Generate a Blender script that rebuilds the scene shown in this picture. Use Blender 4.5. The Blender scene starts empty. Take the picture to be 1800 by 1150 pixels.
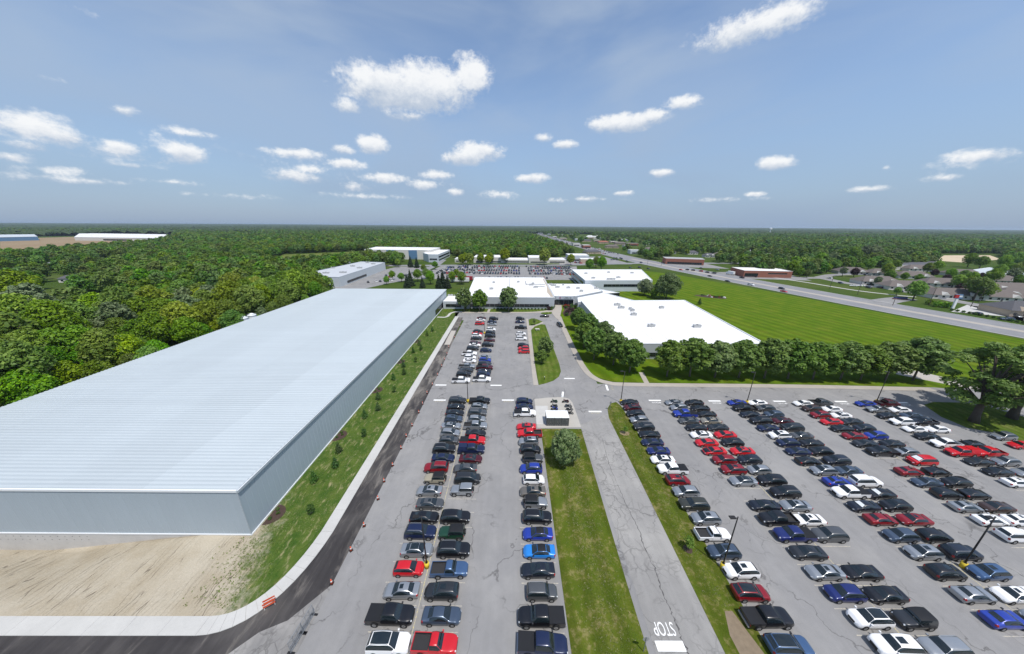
import bpy, math, random
import numpy as np
from mathutils import Matrix, Vector
R = math.radians
scn = bpy.context.scene
col = scn.collection
rnd = random.Random(7)

# ------------------------------------------------------------------ camera
CAM_H, FPX, PITCH, ROLL, PCX, PCY = 48.0, 537.0, R(18.2), R(0.4), 900.0, 573.0
cam = bpy.data.cameras.new('camera'); camo = bpy.data.objects.new('camera', cam); col.objects.link(camo)
cam.sensor_width = 36.0; cam.lens = 36.0*FPX/1800.0
cam.shift_y = -(575.0-PCY)/1800.0
cam.clip_start = 0.5; cam.clip_end = 40000
CM = Matrix.Rotation(math.pi/2-PITCH, 3, 'X') @ Matrix.Rotation(ROLL, 3, 'Z')
camo.matrix_world = Matrix.Translation((0, 0, CAM_H)) @ CM.to_4x4()
scn.camera = camo

def ray(px, py):
    return CM @ Vector((px-PCX, -(py-PCY), -FPX))
def G(px, py, z=0.0):                      # surveyed point of the photograph -> place in the world
    d = ray(px, py); t = (z-CAM_H)/d.z
    return (d.x*t, d.y*t)
def GS(pts, z=0.0): return [G(p[0], p[1], z) for p in pts]

# ------------------------------------------------------------------ sun, exposure
SUN_EL, SH = R(66), Vector((-0.61, 0.79))
sun = bpy.data.lights.new('sun', 'SUN'); suno = bpy.data.objects.new('sun', sun); col.objects.link(suno)
sun.energy = 4.1; sun.angle = R(0.53); sun.color = (1.0, 0.955, 0.89)
sdir = Vector((SH.x*math.cos(SUN_EL), SH.y*math.cos(SUN_EL), -math.sin(SUN_EL)))
suno.rotation_euler = sdir.to_track_quat('-Z', 'Y').to_euler()
suno.location = (60, -80, 200)
vs = scn.view_settings
vs.view_transform = 'Standard'; vs.look = 'None'; vs.exposure = 0.0; vs.gamma = 1.0; vs.use_curve_mapping = False

# ------------------------------------------------------------------ world: sky and clouds
world = bpy.data.worlds.new('World'); scn.world = world; world.use_nodes = True
NT = world.node_tree; NT.nodes.clear()
def nd(nt, t, **kw):
    n = nt.nodes.new(t)
    for k, v in kw.items(): setattr(n, k, v)
    return n
def lk(nt, a, b): nt.links.new(a, b)
def mth(nt, op, a, b=None, c=None, clamp=False):
    n = nt.nodes.new('ShaderNodeMath'); n.operation = op; n.use_clamp = clamp
    for i, v in enumerate((a, b, c)):
        if v is None: continue
        if isinstance(v, (int, float)): n.inputs[i].default_value = v
        else: nt.links.new(v, n.inputs[i])
    return n.outputs[0]
def vmt(nt, op, a, b=None):
    n = nt.nodes.new('ShaderNodeVectorMath'); n.operation = op
    for i, v in enumerate((a, b)):
        if v is None: continue
        if isinstance(v, (tuple, list)): n.inputs[i].default_value = v
        else: nt.links.new(v, n.inputs[i])
    return n.outputs['Value'] if op in ('LENGTH', 'DOT_PRODUCT') else n.outputs[0]
def mixc(nt, f, a, b, blend='MIX'):
    n = nt.nodes.new('ShaderNodeMix'); n.data_type = 'RGBA'; n.blend_type = blend
    if isinstance(f, (int, float)): n.inputs[0].default_value = f
    else: nt.links.new(f, n.inputs[0])
    for s, v in ((6, a), (7, b)):
        if isinstance(v, (tuple, list)): n.inputs[s].default_value = (*v[:3], 1)
        else: nt.links.new(v, n.inputs[s])
    return n.outputs[2]
def smooth(nt, x, lo, hi):
    n = nt.nodes.new('ShaderNodeMapRange'); n.interpolation_type = 'SMOOTHSTEP'
    n.inputs[1].default_value = lo; n.inputs[2].default_value = hi
    nt.links.new(x, n.inputs[0]); return n.outputs[0]

SKY_STR = 0.13
out = nd(NT, 'ShaderNodeOutputWorld'); bg = nd(NT, 'ShaderNodeBackground')
bg.inputs[1].default_value = SKY_STR
sky = nd(NT, 'ShaderNodeTexSky', sky_type='NISHITA', sun_disc=False)
sky.sun_elevation = SUN_EL; sky.sun_rotation = math.atan2(-SH.x, -SH.y)
sky.altitude = 200; sky.air_density = 1.0; sky.dust_density = 1.0; sky.ozone_density = 2.0
tc = nd(NT, 'ShaderNodeTexCoord'); vec = tc.outputs['Generated']
sep = nd(NT, 'ShaderNodeSeparateXYZ'); lk(NT, vec, sep.inputs[0])
az = mth(NT, 'ARCTAN2', sep.outputs[0], sep.outputs[1]); el = mth(NT, 'ARCSINE', sep.outputs[2])
comb = nd(NT, 'ShaderNodeCombineXYZ'); lk(NT, az, comb.inputs[0]); lk(NT, el, comb.inputs[1])
AE = comb.outputs[0]
CL = [(715,158,104,36,1),(760,150,72,34,1),(828,135,34,34,1),(660,142,40,26,1),(612,186,24,13,.85),(722,205,40,9,.6),
 (1300,55,86,26,.8),(1370,30,64,30,.8),(1090,216,58,15,1),(1150,205,34,13,.9),(1197,182,36,12,.75),
 (60,222,80,24,.85),(110,240,55,18,.8),(210,260,38,12,.8),(216,193,30,9,.6),(338,234,48,9,.6),(325,268,42,17,.85),(25,277,55,10,.6),(90,138,32,7,.35),(150,20,40,12,.25),
 (525,271,52,9,.8),(603,263,20,9,.8),(655,254,26,15,1),(608,288,34,9,.85),(515,308,50,12,.75),(545,298,30,9,.7),(680,314,42,9,.85),(625,328,32,8,.6),
 (745,325,30,8,.8),(768,308,26,8,.85),(812,278,34,12,1),(840,266,42,15,1),(935,314,28,8,.9),(875,343,38,8,.6),(800,338,16,6,.7),
 (955,243,18,8,.7),(993,254,21,7,.8),(1162,304,22,7,.8),(1362,287,36,11,.9),(1097,340,17,5,.8),(1327,341,18,4,.7),(1530,332,38,6,.55),
 (1730,272,78,12,.7),(1655,313,38,6,.5),(1030,350,26,5,.55),(1558,296,9,5,.5),(300,320,90,6,.4),(100,300,90,9,.45),(40,255,90,10,.5),(160,318,110,7,.4),(420,345,110,6,.35),(640,345,90,6,.4),(230,290,60,6,.35),(1000,352,120,5,.3),(1250,352,110,5,.3),(60,235,140,34,.34),(230,272,120,22,.30),(560,300,140,24,.28),(320,255,90,26,.3),(720,322,130,16,.28),(1700,290,140,16,.28),(60,310,130,12,.34)]
acc = None; sw = None; sv = None
def cloud(ca, ce, ra, re, st):
    global acc, sw, sv
    d = vmt(NT, 'MULTIPLY', vmt(NT, 'SUBTRACT', AE, (ca, ce, 0)), (1/ra, 1/re, 0))
    w = mth(NT, 'MAXIMUM', mth(NT, 'MULTIPLY_ADD', vmt(NT, 'LENGTH', d), -st*1.25, 1.42*st), 0.0)
    dy = vmt(NT, 'DOT_PRODUCT', d, (0, 1, 0))
    acc = w if acc is None else mth(NT, 'SMOOTH_MAX', acc, w, 0.12)
    wd = mth(NT, 'MULTIPLY', w, dy)
    sw = w if sw is None else mth(NT, 'ADD', sw, w)
    sv = wd if sv is None else mth(NT, 'ADD', sv, wd)
for (cx, cy, rx, ry, st) in CL:
    d0 = ray(cx, cy).normalized(); d1 = ray(cx+4, cy).normalized(); d2 = ray(cx, cy-4).normalized()
    a0, e0 = math.atan2(d0.x, d0.y), math.asin(d0.z)
    cloud(a0, e0, abs(math.atan2(d1.x, d1.y)-a0)/4*rx*1.36, abs(math.asin(d2.z)-e0)/4*ry*1.5, st)
for i in range(14):                        # the same scattered cumulus goes on behind the camera
    a0 = (1.15+rnd.random()*1.95)*rnd.choice((-1, 1)); e0 = rnd.uniform(0.08, 0.75)
    r0 = rnd.uniform(0.05, 0.2)*(0.3+e0); cloud(a0, e0, r0*1.8, r0*0.6, rnd.uniform(.6, 1))
def noise(nt, v, scale, detail=6, rough=.55, dist=0.0, lac=2.0):
    n = nt.nodes.new('ShaderNodeTexNoise'); n.inputs['Scale'].default_value = scale; n.inputs['Detail'].default_value = detail
    n.inputs['Roughness'].default_value = rough; n.inputs['Distortion'].default_value = dist; n.inputs['Lacunarity'].default_value = lac
    if v is not None: nt.links.new(v, n.inputs['Vector'])
    return n.outputs[0]
v2 = vmt(NT, 'MULTIPLY', AE, (1.0, 1.35, 1.0))
n1 = noise(NT, v2, 16, 9, .62, .15); n2 = noise(NT, v2, 48, 9, .68, .1)
nn = mth(NT, 'ADD', mth(NT, 'MULTIPLY', mth(NT, 'SUBTRACT', n1, .5), 1.35), mth(NT, 'MULTIPLY', mth(NT, 'SUBTRACT', n2, .5), 1.05))
gate = mth(NT, 'MINIMUM', mth(NT, 'MULTIPLY', acc, 4.0), 1.0)
dens = mth(NT, 'ADD', acc, mth(NT, 'MULTIPLY', nn, gate))
mask = smooth(NT, dens, 0.22, 0.90)
rel = mth(NT, 'DIVIDE', sv, mth(NT, 'MAXIMUM', sw, 0.02))
lit = smooth(NT, mth(NT, 'ADD', rel, mth(NT, 'MULTIPLY', nn, .75)), -0.6, 0.3)
ccol = mixc(NT, lit, (4.0, 4.6, 5.5), (7.3, 7.4, 7.5))
# thin high veil
v3 = vmt(NT, 'MULTIPLY', AE, (1.2, 3.2, 1.0))
rotn = nd(NT, 'ShaderNodeVectorRotate', rotation_type='Z_AXIS'); lk(NT, v3, rotn.inputs['Vector']); rotn.inputs['Angle'].default_value = .5
veil = smooth(NT, noise(NT, rotn.outputs[0], 1.6, 5, .5, .4), .36, .72)
hor = smooth(NT, el, 0.42, -0.02)
hue = nd(NT, 'ShaderNodeHueSaturation'); hue.inputs['Saturation'].default_value = 0.98; hue.inputs['Value'].default_value = 1.26
lk(NT, sky.outputs[0], hue.inputs['Color'])
skyc = mixc(NT, mth(NT, 'MULTIPLY', veil, .6), hue.outputs[0], (3.7, 4.4, 5.3))
skyc = mixc(NT, mth(NT, 'MULTIPLY', hor, .8), skyc, (1.95, 2.8, 4.25))
fin = mixc(NT, mth(NT, 'MULTIPLY', mask, .96), skyc, ccol)
lk(NT, fin, bg.inputs[0]); lk(NT, bg.outputs[0], out.inputs[0])

# ------------------------------------------------------------------ helpers
def lin(c):
    return tuple(((v/255+.055)/1.055)**2.4 if v/255 > .04045 else v/255/12.92 for v in c)
MATS = {}
def newmat(name):
    m = bpy.data.materials.new(name); m.use_nodes = True; nt = m.node_tree
    return m, nt, nt.nodes['Principled BSDF']
def mat(name, c, rough=.6, metal=0.0, spec=.5, var=.12, scale=1.0, coat=0.0, bump=0.0):
    if name in MATS: return MATS[name]
    m, nt, b = newmat(name)
    b.inputs['Roughness'].default_value = rough; b.inputs['Metallic'].default_value = metal
    b.inputs['Specular IOR Level'].default_value = spec; b.inputs['Coat Weight'].default_value = coat
    b.inputs['Coat Roughness'].default_value = .03
    if var:
        t = nt.nodes.new('ShaderNodeTexCoord')
        n = noise(nt, t.outputs['Object'], scale, 5, .6)
        f = mth(nt, 'MULTIPLY_ADD', n, 2*var, 1-var)
        lk(nt, vmt(nt, 'SCALE', c, None), b.inputs['Base Color'])
        sc = b.inputs['Base Color'].links[0].from_node; lk(nt, f, sc.inputs['Scale'])
        if bump:
            bn = nt.nodes.new('ShaderNodeBump'); bn.inputs['Strength'].default_value = bump; lk(nt, n, bn.inputs['Height']); lk(nt, bn.outputs[0], b.inputs['Normal'])
    else: b.inputs['Base Color'].default_value = (*c, 1)
    MATS[name] = m; return m
def mesh(name, vs_, fs, mats=(), smooth_=False, mi=None):
    me = bpy.data.meshes.new(name); me.from_pydata([tuple(v) for v in vs_], [], [tuple(f) for f in fs])
    for m in mats: me.materials.append(m)
    if mi is not None: me.polygons.foreach_set('material_index', list(mi))
    if smooth_: me.polygons.foreach_set('use_smooth', [True]*len(me.polygons))
    me.update(); return me
def ob(name, me, parent=None, loc=None, rz=0.0, scale=None, m=None):
    o = bpy.data.objects.new(name, me); col.objects.link(o)
    if parent is not None: o.parent = parent
    if loc is not None: o.location = loc
    if rz: o.rotation_euler = (0, 0, rz)
    if scale is not None: o.scale = scale if isinstance(scale, (tuple, list)) else (scale,)*3
    if m is not None:
        o.material_slots[0].link = 'OBJECT'; o.material_slots[0].material = m
    return o
def tag(o, label=None, cat=None, group=None, kind=None):
    if label: o['label'] = label
    if cat: o['category'] = cat
    if group: o['group'] = group
    if kind: o['kind'] = kind
    return o
def thing(name, label, cat, loc=(0, 0, 0), rz=0.0, group=None, scale=None):
    o = ob(name, None, None, loc, rz, scale); return tag(o, label, cat, group)
class MB:
    def __init__(s): s.v = []; s.f = []; s.m = []
    def quad(s, a, b, c, d, mi=0):
        n = len(s.v); s.v += [a, b, c, d]; s.f.append((n, n+1, n+2, n+3)); s.m.append(mi); return s
    def box(s, x0, y0, z0, x1, y1, z1, mi=0):
        n = len(s.v)
        s.v += [(x0,y0,z0),(x1,y0,z0),(x1,y1,z0),(x0,y1,z0),(x0,y0,z1),(x1,y0,z1),(x1,y1,z1),(x0,y1,z1)]
        for f in ((3,2,1,0),(4,5,6,7),(0,1,5,4),(1,2,6,5),(2,3,7,6),(3,0,4,7)): s.f.append(tuple(n+i for i in f)); s.m.append(mi)
        return s
    def cyl(s, c, r0, r1, z0, z1, n=12, mi=0, cap=True):
        b = len(s.v)
        for z, r in ((z0, r0), (z1, r1)):
            for i in range(n):
                a = 2*math.pi*i/n; s.v.append((c[0]+r*math.cos(a), c[1]+r*math.sin(a), z))
        for i in range(n):
            j = (i+1) % n; s.f.append((b+i, b+j, b+n+j, b+n+i)); s.m.append(mi)
        if cap:
            s.f.append(tuple(b+n+i for i in range(n))); s.m.append(mi); s.f.append(tuple(b+n-1-i for i in range(n))); s.m.append(mi)
        return s
    def tube(s, pts, rad, n=6, mi=0):
        pts = [Vector(p) for p in pts]; b = len(s.v)
        if isinstance(rad, (int, float)): rad = [rad]*len(pts)
        for k, p in enumerate(pts):
            t = (pts[min(k+1, len(pts)-1)]-pts[max(k-1, 0)]).normalized()
            u = t.orthogonal().normalized(); w = t.cross(u)
            for i in range(n):
                a = 2*math.pi*i/n; s.v.append(tuple(p+(u*math.cos(a)+w*math.sin(a))*rad[k]))
        for k in range(len(pts)-1):
            for i in range(n):
                j = (i+1) % n; o = b+k*n; s.f.append((o+i, o+j, o+n+j, o+n+i)); s.m.append(mi)
        s.f.append(tuple(b+n-1-i for i in range(n))); s.m.append(mi)
        s.f.append(tuple(b+(len(pts)-1)*n+i for i in range(n))); s.m.append(mi)
        return s
    def me(s, name, mats, smooth_=False): return mesh(name, s.v, s.f, mats, smooth_, s.m)
def area2(p): return sum(p[i][0]*p[(i+1) % len(p)][1]-p[(i+1) % len(p)][0]*p[i][1] for i in range(len(p)))
def slab(name, poly, z, m, thick=0.0, kind='structure', parent=None):      # a sheet (or raised pad with sides) over a ground outline
    poly = [tuple(p[:2]) for p in poly]
    if area2(poly) < 0: poly = poly[::-1]
    n = len(poly); v = [(x, y, z) for x, y in poly]; f = [tuple(range(n))]
    if thick:
        v += [(x, y, z-thick) for x, y in poly]
        f += [(n+i, n+(i+1) % n, (i+1) % n, i) for i in range(n)]
    o = ob(name, mesh(name, v, f, [m]), parent)
    if kind and parent is None: o['kind'] = kind
    return o
def catmull(pts, k=6):
    P = [np.array(p, float) for p in pts]; P = [2*P[0]-P[1]]+P+[2*P[-1]-P[-2]]; o = []
    for i in range(1, len(P)-2):
        for j in range(k):
            t = j/k; a, b, c, d = P[i-1:i+3]
            o.append(tuple(.5*((2*b)+(c-a)*t+(2*a-5*b+4*c-d)*t*t+(3*b-a-3*c+d)*t**3)))
    o.append(tuple(P[-2])); return o
def ribbon_outline(pts, w, sm=True, off=0.0):
    p = catmull(pts) if sm else pts
    if isinstance(w, (int, float)): w = [w]*len(pts)
    wi = np.interp(np.linspace(0, 1, len(p)), np.linspace(0, 1, len(w)), w)
    L, Rr = [], []
    for i, q in enumerate(p):
        a = p[max(i-1, 0)]; b = p[min(i+1, len(p)-1)]
        dx, dy = b[0]-a[0], b[1]-a[1]; l = math.hypot(dx, dy); nx, ny = -dy/l, dx/l
        L.append((q[0]+nx*(off+wi[i]/2), q[1]+ny*(off+wi[i]/2))); Rr.append((q[0]+nx*(off-wi[i]/2), q[1]+ny*(off-wi[i]/2)))
    return L, Rr
def ribbon(name, pts, w, z, m, thick=0.0, sm=True, off=0.0, kind='structure', parent=None):
    L, Rr = ribbon_outline(pts, w, sm, off); n = len(L)
    v = [(x, y, z) for x, y in L]+[(x, y, z) for x, y in Rr]
    f = [(n+i, n+i+1, i+1, i) for i in range(n-1)]
    if thick:
        v += [(x, y, z-thick) for x, y in L]+[(x, y, z-thick) for x, y in Rr]
        f += [(i, i+1, 2*n+i+1, 2*n+i) for i in range(n-1)]+[(3*n+i, 3*n+i+1, n+i+1, n+i) for i in range(n-1)]
    o = ob(name, mesh(name, v, f, [m]), parent)
    if kind and parent is None: o['kind'] = kind
    return o
HAZE = 0.00006
# ------------------------------------------------------------------ ground materials
def posn(nt):
    g = nt.nodes.new('ShaderNodeNewGeometry'); return g.outputs['Position']
def scaled(nt, v, s): return vmt(nt, 'MULTIPLY', v, s)
def cracks(nt, P, cell, width, warp=.35, seed=0.0):
    w = nt.nodes.new('ShaderNodeTexNoise'); w.inputs['Scale'].default_value = .35; w.inputs['Detail'].default_value = 5; lk(nt, P, w.inputs['Vector'])
    q = vmt(nt, 'ADD', scaled(nt, P, (1/cell, 1/cell, 0)), vmt(nt, 'MULTIPLY', w.outputs[1], (warp*2, warp*2, 0)))
    q = vmt(nt, 'ADD', q, (seed, seed*.7, 0))
    v = nt.nodes.new('ShaderNodeTexVoronoi'); v.feature = 'DISTANCE_TO_EDGE'; v.inputs['Scale'].default_value = 1.0; lk(nt, q, v.inputs['Vector'])
    n = nt.nodes.new('ShaderNodeMapRange'); n.inputs[1].default_value = 0; n.inputs[2].default_value = width/cell; n.inputs[3].default_value = 1; n.inputs[4].default_value = 0
    lk(nt, v.outputs['Distance'], n.inputs[0]); return n.outputs[0]
def asphalt(name, base, tint, crk=1.0, fine=0.0, streak=.10):
    m, nt, b = newmat(name); P = posn(nt)
    big = noise(nt, P, .06, 6, .6); mid = noise(nt, P, .7, 6, .7); gr = noise(nt, P, 9, 4, .7)
    st = noise(nt, scaled(nt, P, (.9, .05, 1)), 1.0, 5, .6)
    f = mth(nt, 'ADD', mth(nt, 'MULTIPLY_ADD', big, .34, .83), mth(nt, 'MULTIPLY', mth(nt, 'SUBTRACT', mid, .5), .26))
    f = mth(nt, 'ADD', f, mth(nt, 'MULTIPLY', mth(nt, 'SUBTRACT', gr, .5), .22))
    f = mth(nt, 'ADD', f, mth(nt, 'MULTIPLY', mth(nt, 'SUBTRACT', st, .5), streak*2.4))
    c = mixc(nt, smooth(nt, noise(nt, P, .13, 4, .55), .42, .66), base, tint)
    c1 = nt.nodes.new('ShaderNodeVectorMath'); c1.operation = 'SCALE'; lk(nt, c, c1.inputs[0]); lk(nt, f, c1.inputs['Scale'])
    k = mth(nt, 'MULTIPLY', cracks(nt, P, 11, .16), smooth(nt, noise(nt, P, .11, 4), .40, .56))
    k2 = mth(nt, 'MULTIPLY', cracks(nt, P, 3.4, .10, .5, 3.3), smooth(nt, noise(nt, P, .09, 3), .55 - .2*fine, .68 - .2*fine))
    k = mth(nt, 'MAXIMUM', k, mth(nt, 'MULTIPLY', k2, .75))
    if fine: k = mth(nt, 'MAXIMUM', k, mth(nt, 'MULTIPLY', mth(nt, 'MULTIPLY', cracks(nt, P, 1.1, .09, .6, 7.7), smooth(nt, noise(nt, P, .3, 3), .5, .62)), fine))
    cc = mixc(nt, mth(nt, 'MULTIPLY', k, .62*crk), c1.outputs[0], (.045, .043, .042))
    spots = smooth(nt, noise(nt, P, .8, 3, .5), .70, .80)
    cc = mixc(nt, mth(nt, 'MULTIPLY', spots, .28), cc, (.08, .078, .076))
    lk(nt, cc, b.inputs['Base Color']); b.inputs['Roughness'].default_value = .88; b.inputs['Specular IOR Level'].default_value = .25
    bn = nt.nodes.new('ShaderNodeBump'); bn.inputs['Strength'].default_value = .25; bn.inputs['Distance'].default_value = .02; lk(nt, gr, bn.inputs['Height']); lk(nt, bn.outputs[0], b.inputs['Normal'])
    return m
M_LOT = asphalt('aged_asphalt', (.232, .229, .228), (.262, .257, .252))
M_LANE = asphalt('worn_lane_asphalt', (.258, .252, .243), (.30, .292, .278), .85, .55, .16)
M_NEW = asphalt('new_dark_asphalt', (.040, .037, .038), (.072, .067, .065), .15, 0, .45)
nt = M_NEW.node_tree; b = nt.nodes['Principled BSDF']; P = posn(nt); sp = nt.nodes.new('ShaderNodeSeparateXYZ'); lk(nt, P, sp.inputs[0])
dst = smooth(nt, mth(nt, 'ADD', noise(nt, scaled(nt, P, (.5, .13, 1)), 1.0, 7, .7, .6), mth(nt, 'MULTIPLY', mth(nt, 'MINIMUM', mth(nt, 'SUBTRACT', sp.outputs[1], 30), 60.0), .0022)), .50, .82)
old = b.inputs['Base Color'].links[0].from_socket; lk(nt, mixc(nt, mth(nt, 'MULTIPLY', dst, .75), old, (.27, .245, .215)), b.inputs['Base Color'])
M_ROAD = asphalt('highway_asphalt', (.215, .217, .228), (.24, .24, .25), .35)
def concrete(name, c, joint=1.5, dirt=.18):
    m, nt, b = newmat(name); P = posn(nt)
    f = mth(nt, 'ADD', mth(nt, 'MULTIPLY_ADD', noise(nt, P, .25, 6, .65), dirt*2, 1-dirt), mth(nt, 'MULTIPLY', mth(nt, 'SUBTRACT', noise(nt, P, 3.5, 5, .7), .5), .16))
    c1 = nt.nodes.new('ShaderNodeVectorMath'); c1.operation = 'SCALE'; c1.inputs[0].default_value = c; lk(nt, f, c1.inputs['Scale'])
    lk(nt, c1.outputs[0], b.inputs['Base Color']); b.inputs['Roughness'].default_value = .85; b.inputs['Specular IOR Level'].default_value = .2
    return m
M_CONC = concrete('new_concrete', (.47, .465, .445)); M_WALK = concrete('old_walk_concrete', (.37, .34, .30), dirt=.22)
M_PADC = concrete('pad_concrete', (.40, .38, .345), dirt=.15)
def grass(name, g1, g2, dry, dryamt=.5, stripe=None, patch=.12):
    m, nt, b = newmat(name); P = posn(nt)
    n1 = noise(nt, P, patch, 6, .62); n2 = noise(nt, P, 1.3, 6, .7); n3 = noise(nt, P, 7, 4, .75)
    c = mixc(nt, smooth(nt, n1, .35, .65), g1, g2)
    c = mixc(nt, mth(nt, 'MULTIPLY', smooth(nt, mth(nt, 'ADD', n2, mth(nt, 'MULTIPLY', mth(nt, 'SUBTRACT', n1, .5), .8)), .50, .72), dryamt), c, dry)
    f = mth(nt, 'MULTIPLY_ADD', n3, .9, .55)
    if stripe:
        ang, wd, amp = stripe
        q = mth(nt, 'DIVIDE', vmt(nt, 'DOT_PRODUCT', vmt(nt, 'ADD', P, vmt(nt, 'MULTIPLY', nd_noise_vec(nt, P, .02), (9, 9, 0))), (math.cos(ang), math.sin(ang), 0)), wd)
        s = mth(nt, 'SINE', mth(nt, 'MULTIPLY', q, 2*math.pi))
        s = mth(nt, 'MULTIPLY', mth(nt, 'MAXIMUM', mth(nt, 'MINIMUM', mth(nt, 'MULTIPLY', s, 1.8), 1.0), -1.0), amp)
        s = mth(nt, 'MULTIPLY', s, mth(nt, 'MULTIPLY_ADD', noise(nt, P, .05, 4), 1.4, .3))
        f = mth(nt, 'ADD', f, s)
    c1 = nt.nodes.new('ShaderNodeVectorMath'); c1.operation = 'SCALE'; lk(nt, c, c1.inputs[0]); lk(nt, f, c1.inputs['Scale'])
    lk(nt, c1.outputs[0], b.inputs['Base Color']); b.inputs['Roughness'].default_value = .95; b.inputs['Specular IOR Level'].default_value = .04
    bn = nt.nodes.new('ShaderNodeBump'); bn.inputs['Strength'].default_value = .7; bn.inputs['Distance'].default_value = .12; lk(nt, n3, bn.inputs['Height']); lk(nt, bn.outputs[0], b.inputs['Normal'])
    return m
def nd_noise_vec(nt, P, s):
    w = nt.nodes.new('ShaderNodeTexNoise'); w.inputs['Scale'].default_value = s; w.inputs['Detail'].default_value = 3; lk(nt, P, w.inputs['Vector'])
    return w.outputs[1]
M_LAWN = grass('mown_lawn', (.070, .128, .006), (.092, .142, .008), (.145, .16, .02), .55, (math.atan2(.27, .96), 6.2, .14))
M_ISL = grass('island_grass', (.068, .112, .015), (.088, .128, .018), (.17, .17, .062), .55, (0.0, 1.9, .10), .2)
M_STRIP = grass('rough_strip_grass', (.064, .094, .010), (.092, .110, .015), (.22, .19, .08), .75, (0.0, 3.2, .12), .3)
M_GROUND = grass('rough_ground', (.045, .080, .014), (.065, .095, .02), (.13, .13, .05), .3, None, .02)
M_FIELD = grass('bare_field', (.25, .185, .115), (.28, .21, .135), (.22, .2, .12), .4, (0.3, 14, .05), .01)
def berm_mat():                            # graded clay with rain rills, seeded grass taking over towards the corner and the wall strip
    m, nt, b = newmat('graded_clay_and_seeded_grass'); P = posn(nt)
    sp = nt.nodes.new('ShaderNodeSeparateXYZ'); lk(nt, P, sp.inputs[0])
    big = noise(nt, P, .18, 6, .6); fine_ = noise(nt, P, 5, 5, .7)
    q = scaled(nt, P, (1.0, .16, 1.0)); wv = vmt(nt, 'ADD', q, vmt(nt, 'MULTIPLY', nd_noise_vec(nt, P, .35), (1.3, .4, 0)))
    rl = noise(nt, scaled(nt, wv, (1.5, 1, 1)), 1.5, 4, .6)
    v = nt.nodes.new('ShaderNodeTexVoronoi'); v.feature = 'DISTANCE_TO_EDGE'; v.inputs['Scale'].default_value = 1.0; lk(nt, scaled(nt, wv, (1.25, .55, 0)), v.inputs['Vector'])
    rill = mth(nt, 'SUBTRACT', 1.0, smooth(nt, v.outputs['Distance'], 0.0, .024))
    rill = mth(nt, 'MULTIPLY', rill, smooth(nt, noise(nt, P, .22, 4), .40, .60))
    clay = mixc(nt, smooth(nt, big, .3, .7), (.355, .305, .225), (.435, .39, .31))
    clay = mixc(nt, mth(nt, 'MULTIPLY', rill, .8), clay, (.13, .105, .08))
    clay = mixc(nt, mth(nt, 'MULTIPLY', smooth(nt, rl, .55, .75), .16), clay, (.33, .27, .19))
    gr = mixc(nt, smooth(nt, noise(nt, P, .5, 6, .65), .35, .65), (.045, .092, .014), (.085, .125, .024))
    gr = mixc(nt, mth(nt, 'MULTIPLY', smooth(nt, noise(nt, scaled(nt, P, (1.4, .5, 1)), .8, 6, .7), .52, .7), .8), gr, (.33, .29, .16))
    # share of grass: rises east of the corner and north along the wall
    e = mth(nt, 'ADD', mth(nt, 'MULTIPLY', mth(nt, 'ADD', sp.outputs[0], 39.6), .17), mth(nt, 'MULTIPLY', mth(nt, 'SUBTRACT', sp.outputs[1], 33.0), .075))
    e = mth(nt, 'ADD', e, mth(nt, 'MULTIPLY', mth(nt, 'SUBTRACT', noise(nt, P, .45, 6, .7), .5), 2.3))
    fac = mth(nt, 'MULTIPLY', smooth(nt, e, -.25, .55), smooth(nt, sp.outputs[0], -46.5, -41.5))
    c = mixc(nt, fac, clay, gr)
    f = mth(nt, 'MULTIPLY_ADD', fine_, .6, .7)
    c1 = nt.nodes.new('ShaderNodeVectorMath'); c1.operation = 'SCALE'; lk(nt, c, c1.inputs[0]); lk(nt, f, c1.inputs['Scale'])
    lk(nt, c1.outputs[0], b.inputs['Base Color']); b.inputs['Roughness'].default_value = .92; b.inputs['Specular IOR Level'].default_value = .1
    h = mth(nt, 'SUBTRACT', fine_, mth(nt, 'MULTIPLY', rill, 1.6))
    bn = nt.nodes.new('ShaderNodeBump'); bn.inputs['Strength'].default_value = .6; bn.inputs['Distance'].default_value = .15; lk(nt, h, bn.inputs['Height']); lk(nt, bn.outputs[0], b.inputs['Normal'])
    return m
M_BERM = berm_mat()
def paint(name, c, wear=.35):
    m, nt, b = newmat(name); P = posn(nt)
    w = smooth(nt, noise(nt, P, 4.5, 6, .75), .62-wear*.35, .72-wear*.2)
    lk(nt, mixc(nt, w, c, (.30, .295, .285)), b.inputs['Base Color']); b.inputs['Roughness'].default_value = .8; return m
M_WPAINT = paint('white_road_paint', (.80, .80, .78), .2); M_YPAINT = paint('worn_yellow_paint', (.62, .52, .20), .75); M_STALL = paint('faded_stall_paint', (.52, .47, .36), .7)
M_MULCH = mat('dark_mulch', (.055, .033, .026), .95, var=.5, scale=6, bump=.5)
M_GRAVEL = mat('pale_gravel', (.40, .37, .33), .95, var=.3, scale=3, bump=.3)

# ------------------------------------------------------------------ terrain and paving
RG = 16000
hx0, hx1, hy0, hy1 = -122.0, -31.0, 22.0, 36.4
zg = -0.05
v = [(-RG,-3000,zg),(RG,-3000,zg),(RG,RG,zg),(-RG,RG,zg),(hx0,hy0,zg),(hx1,hy0,zg),(hx1,hy1,zg),(hx0,hy1,zg)]
ob('ground', mesh('ground', v, [(0,1,5,4),(1,2,6,5),(2,3,7,6),(3,0,4,7)], [M_GROUND]))['kind'] = 'structure'
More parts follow.
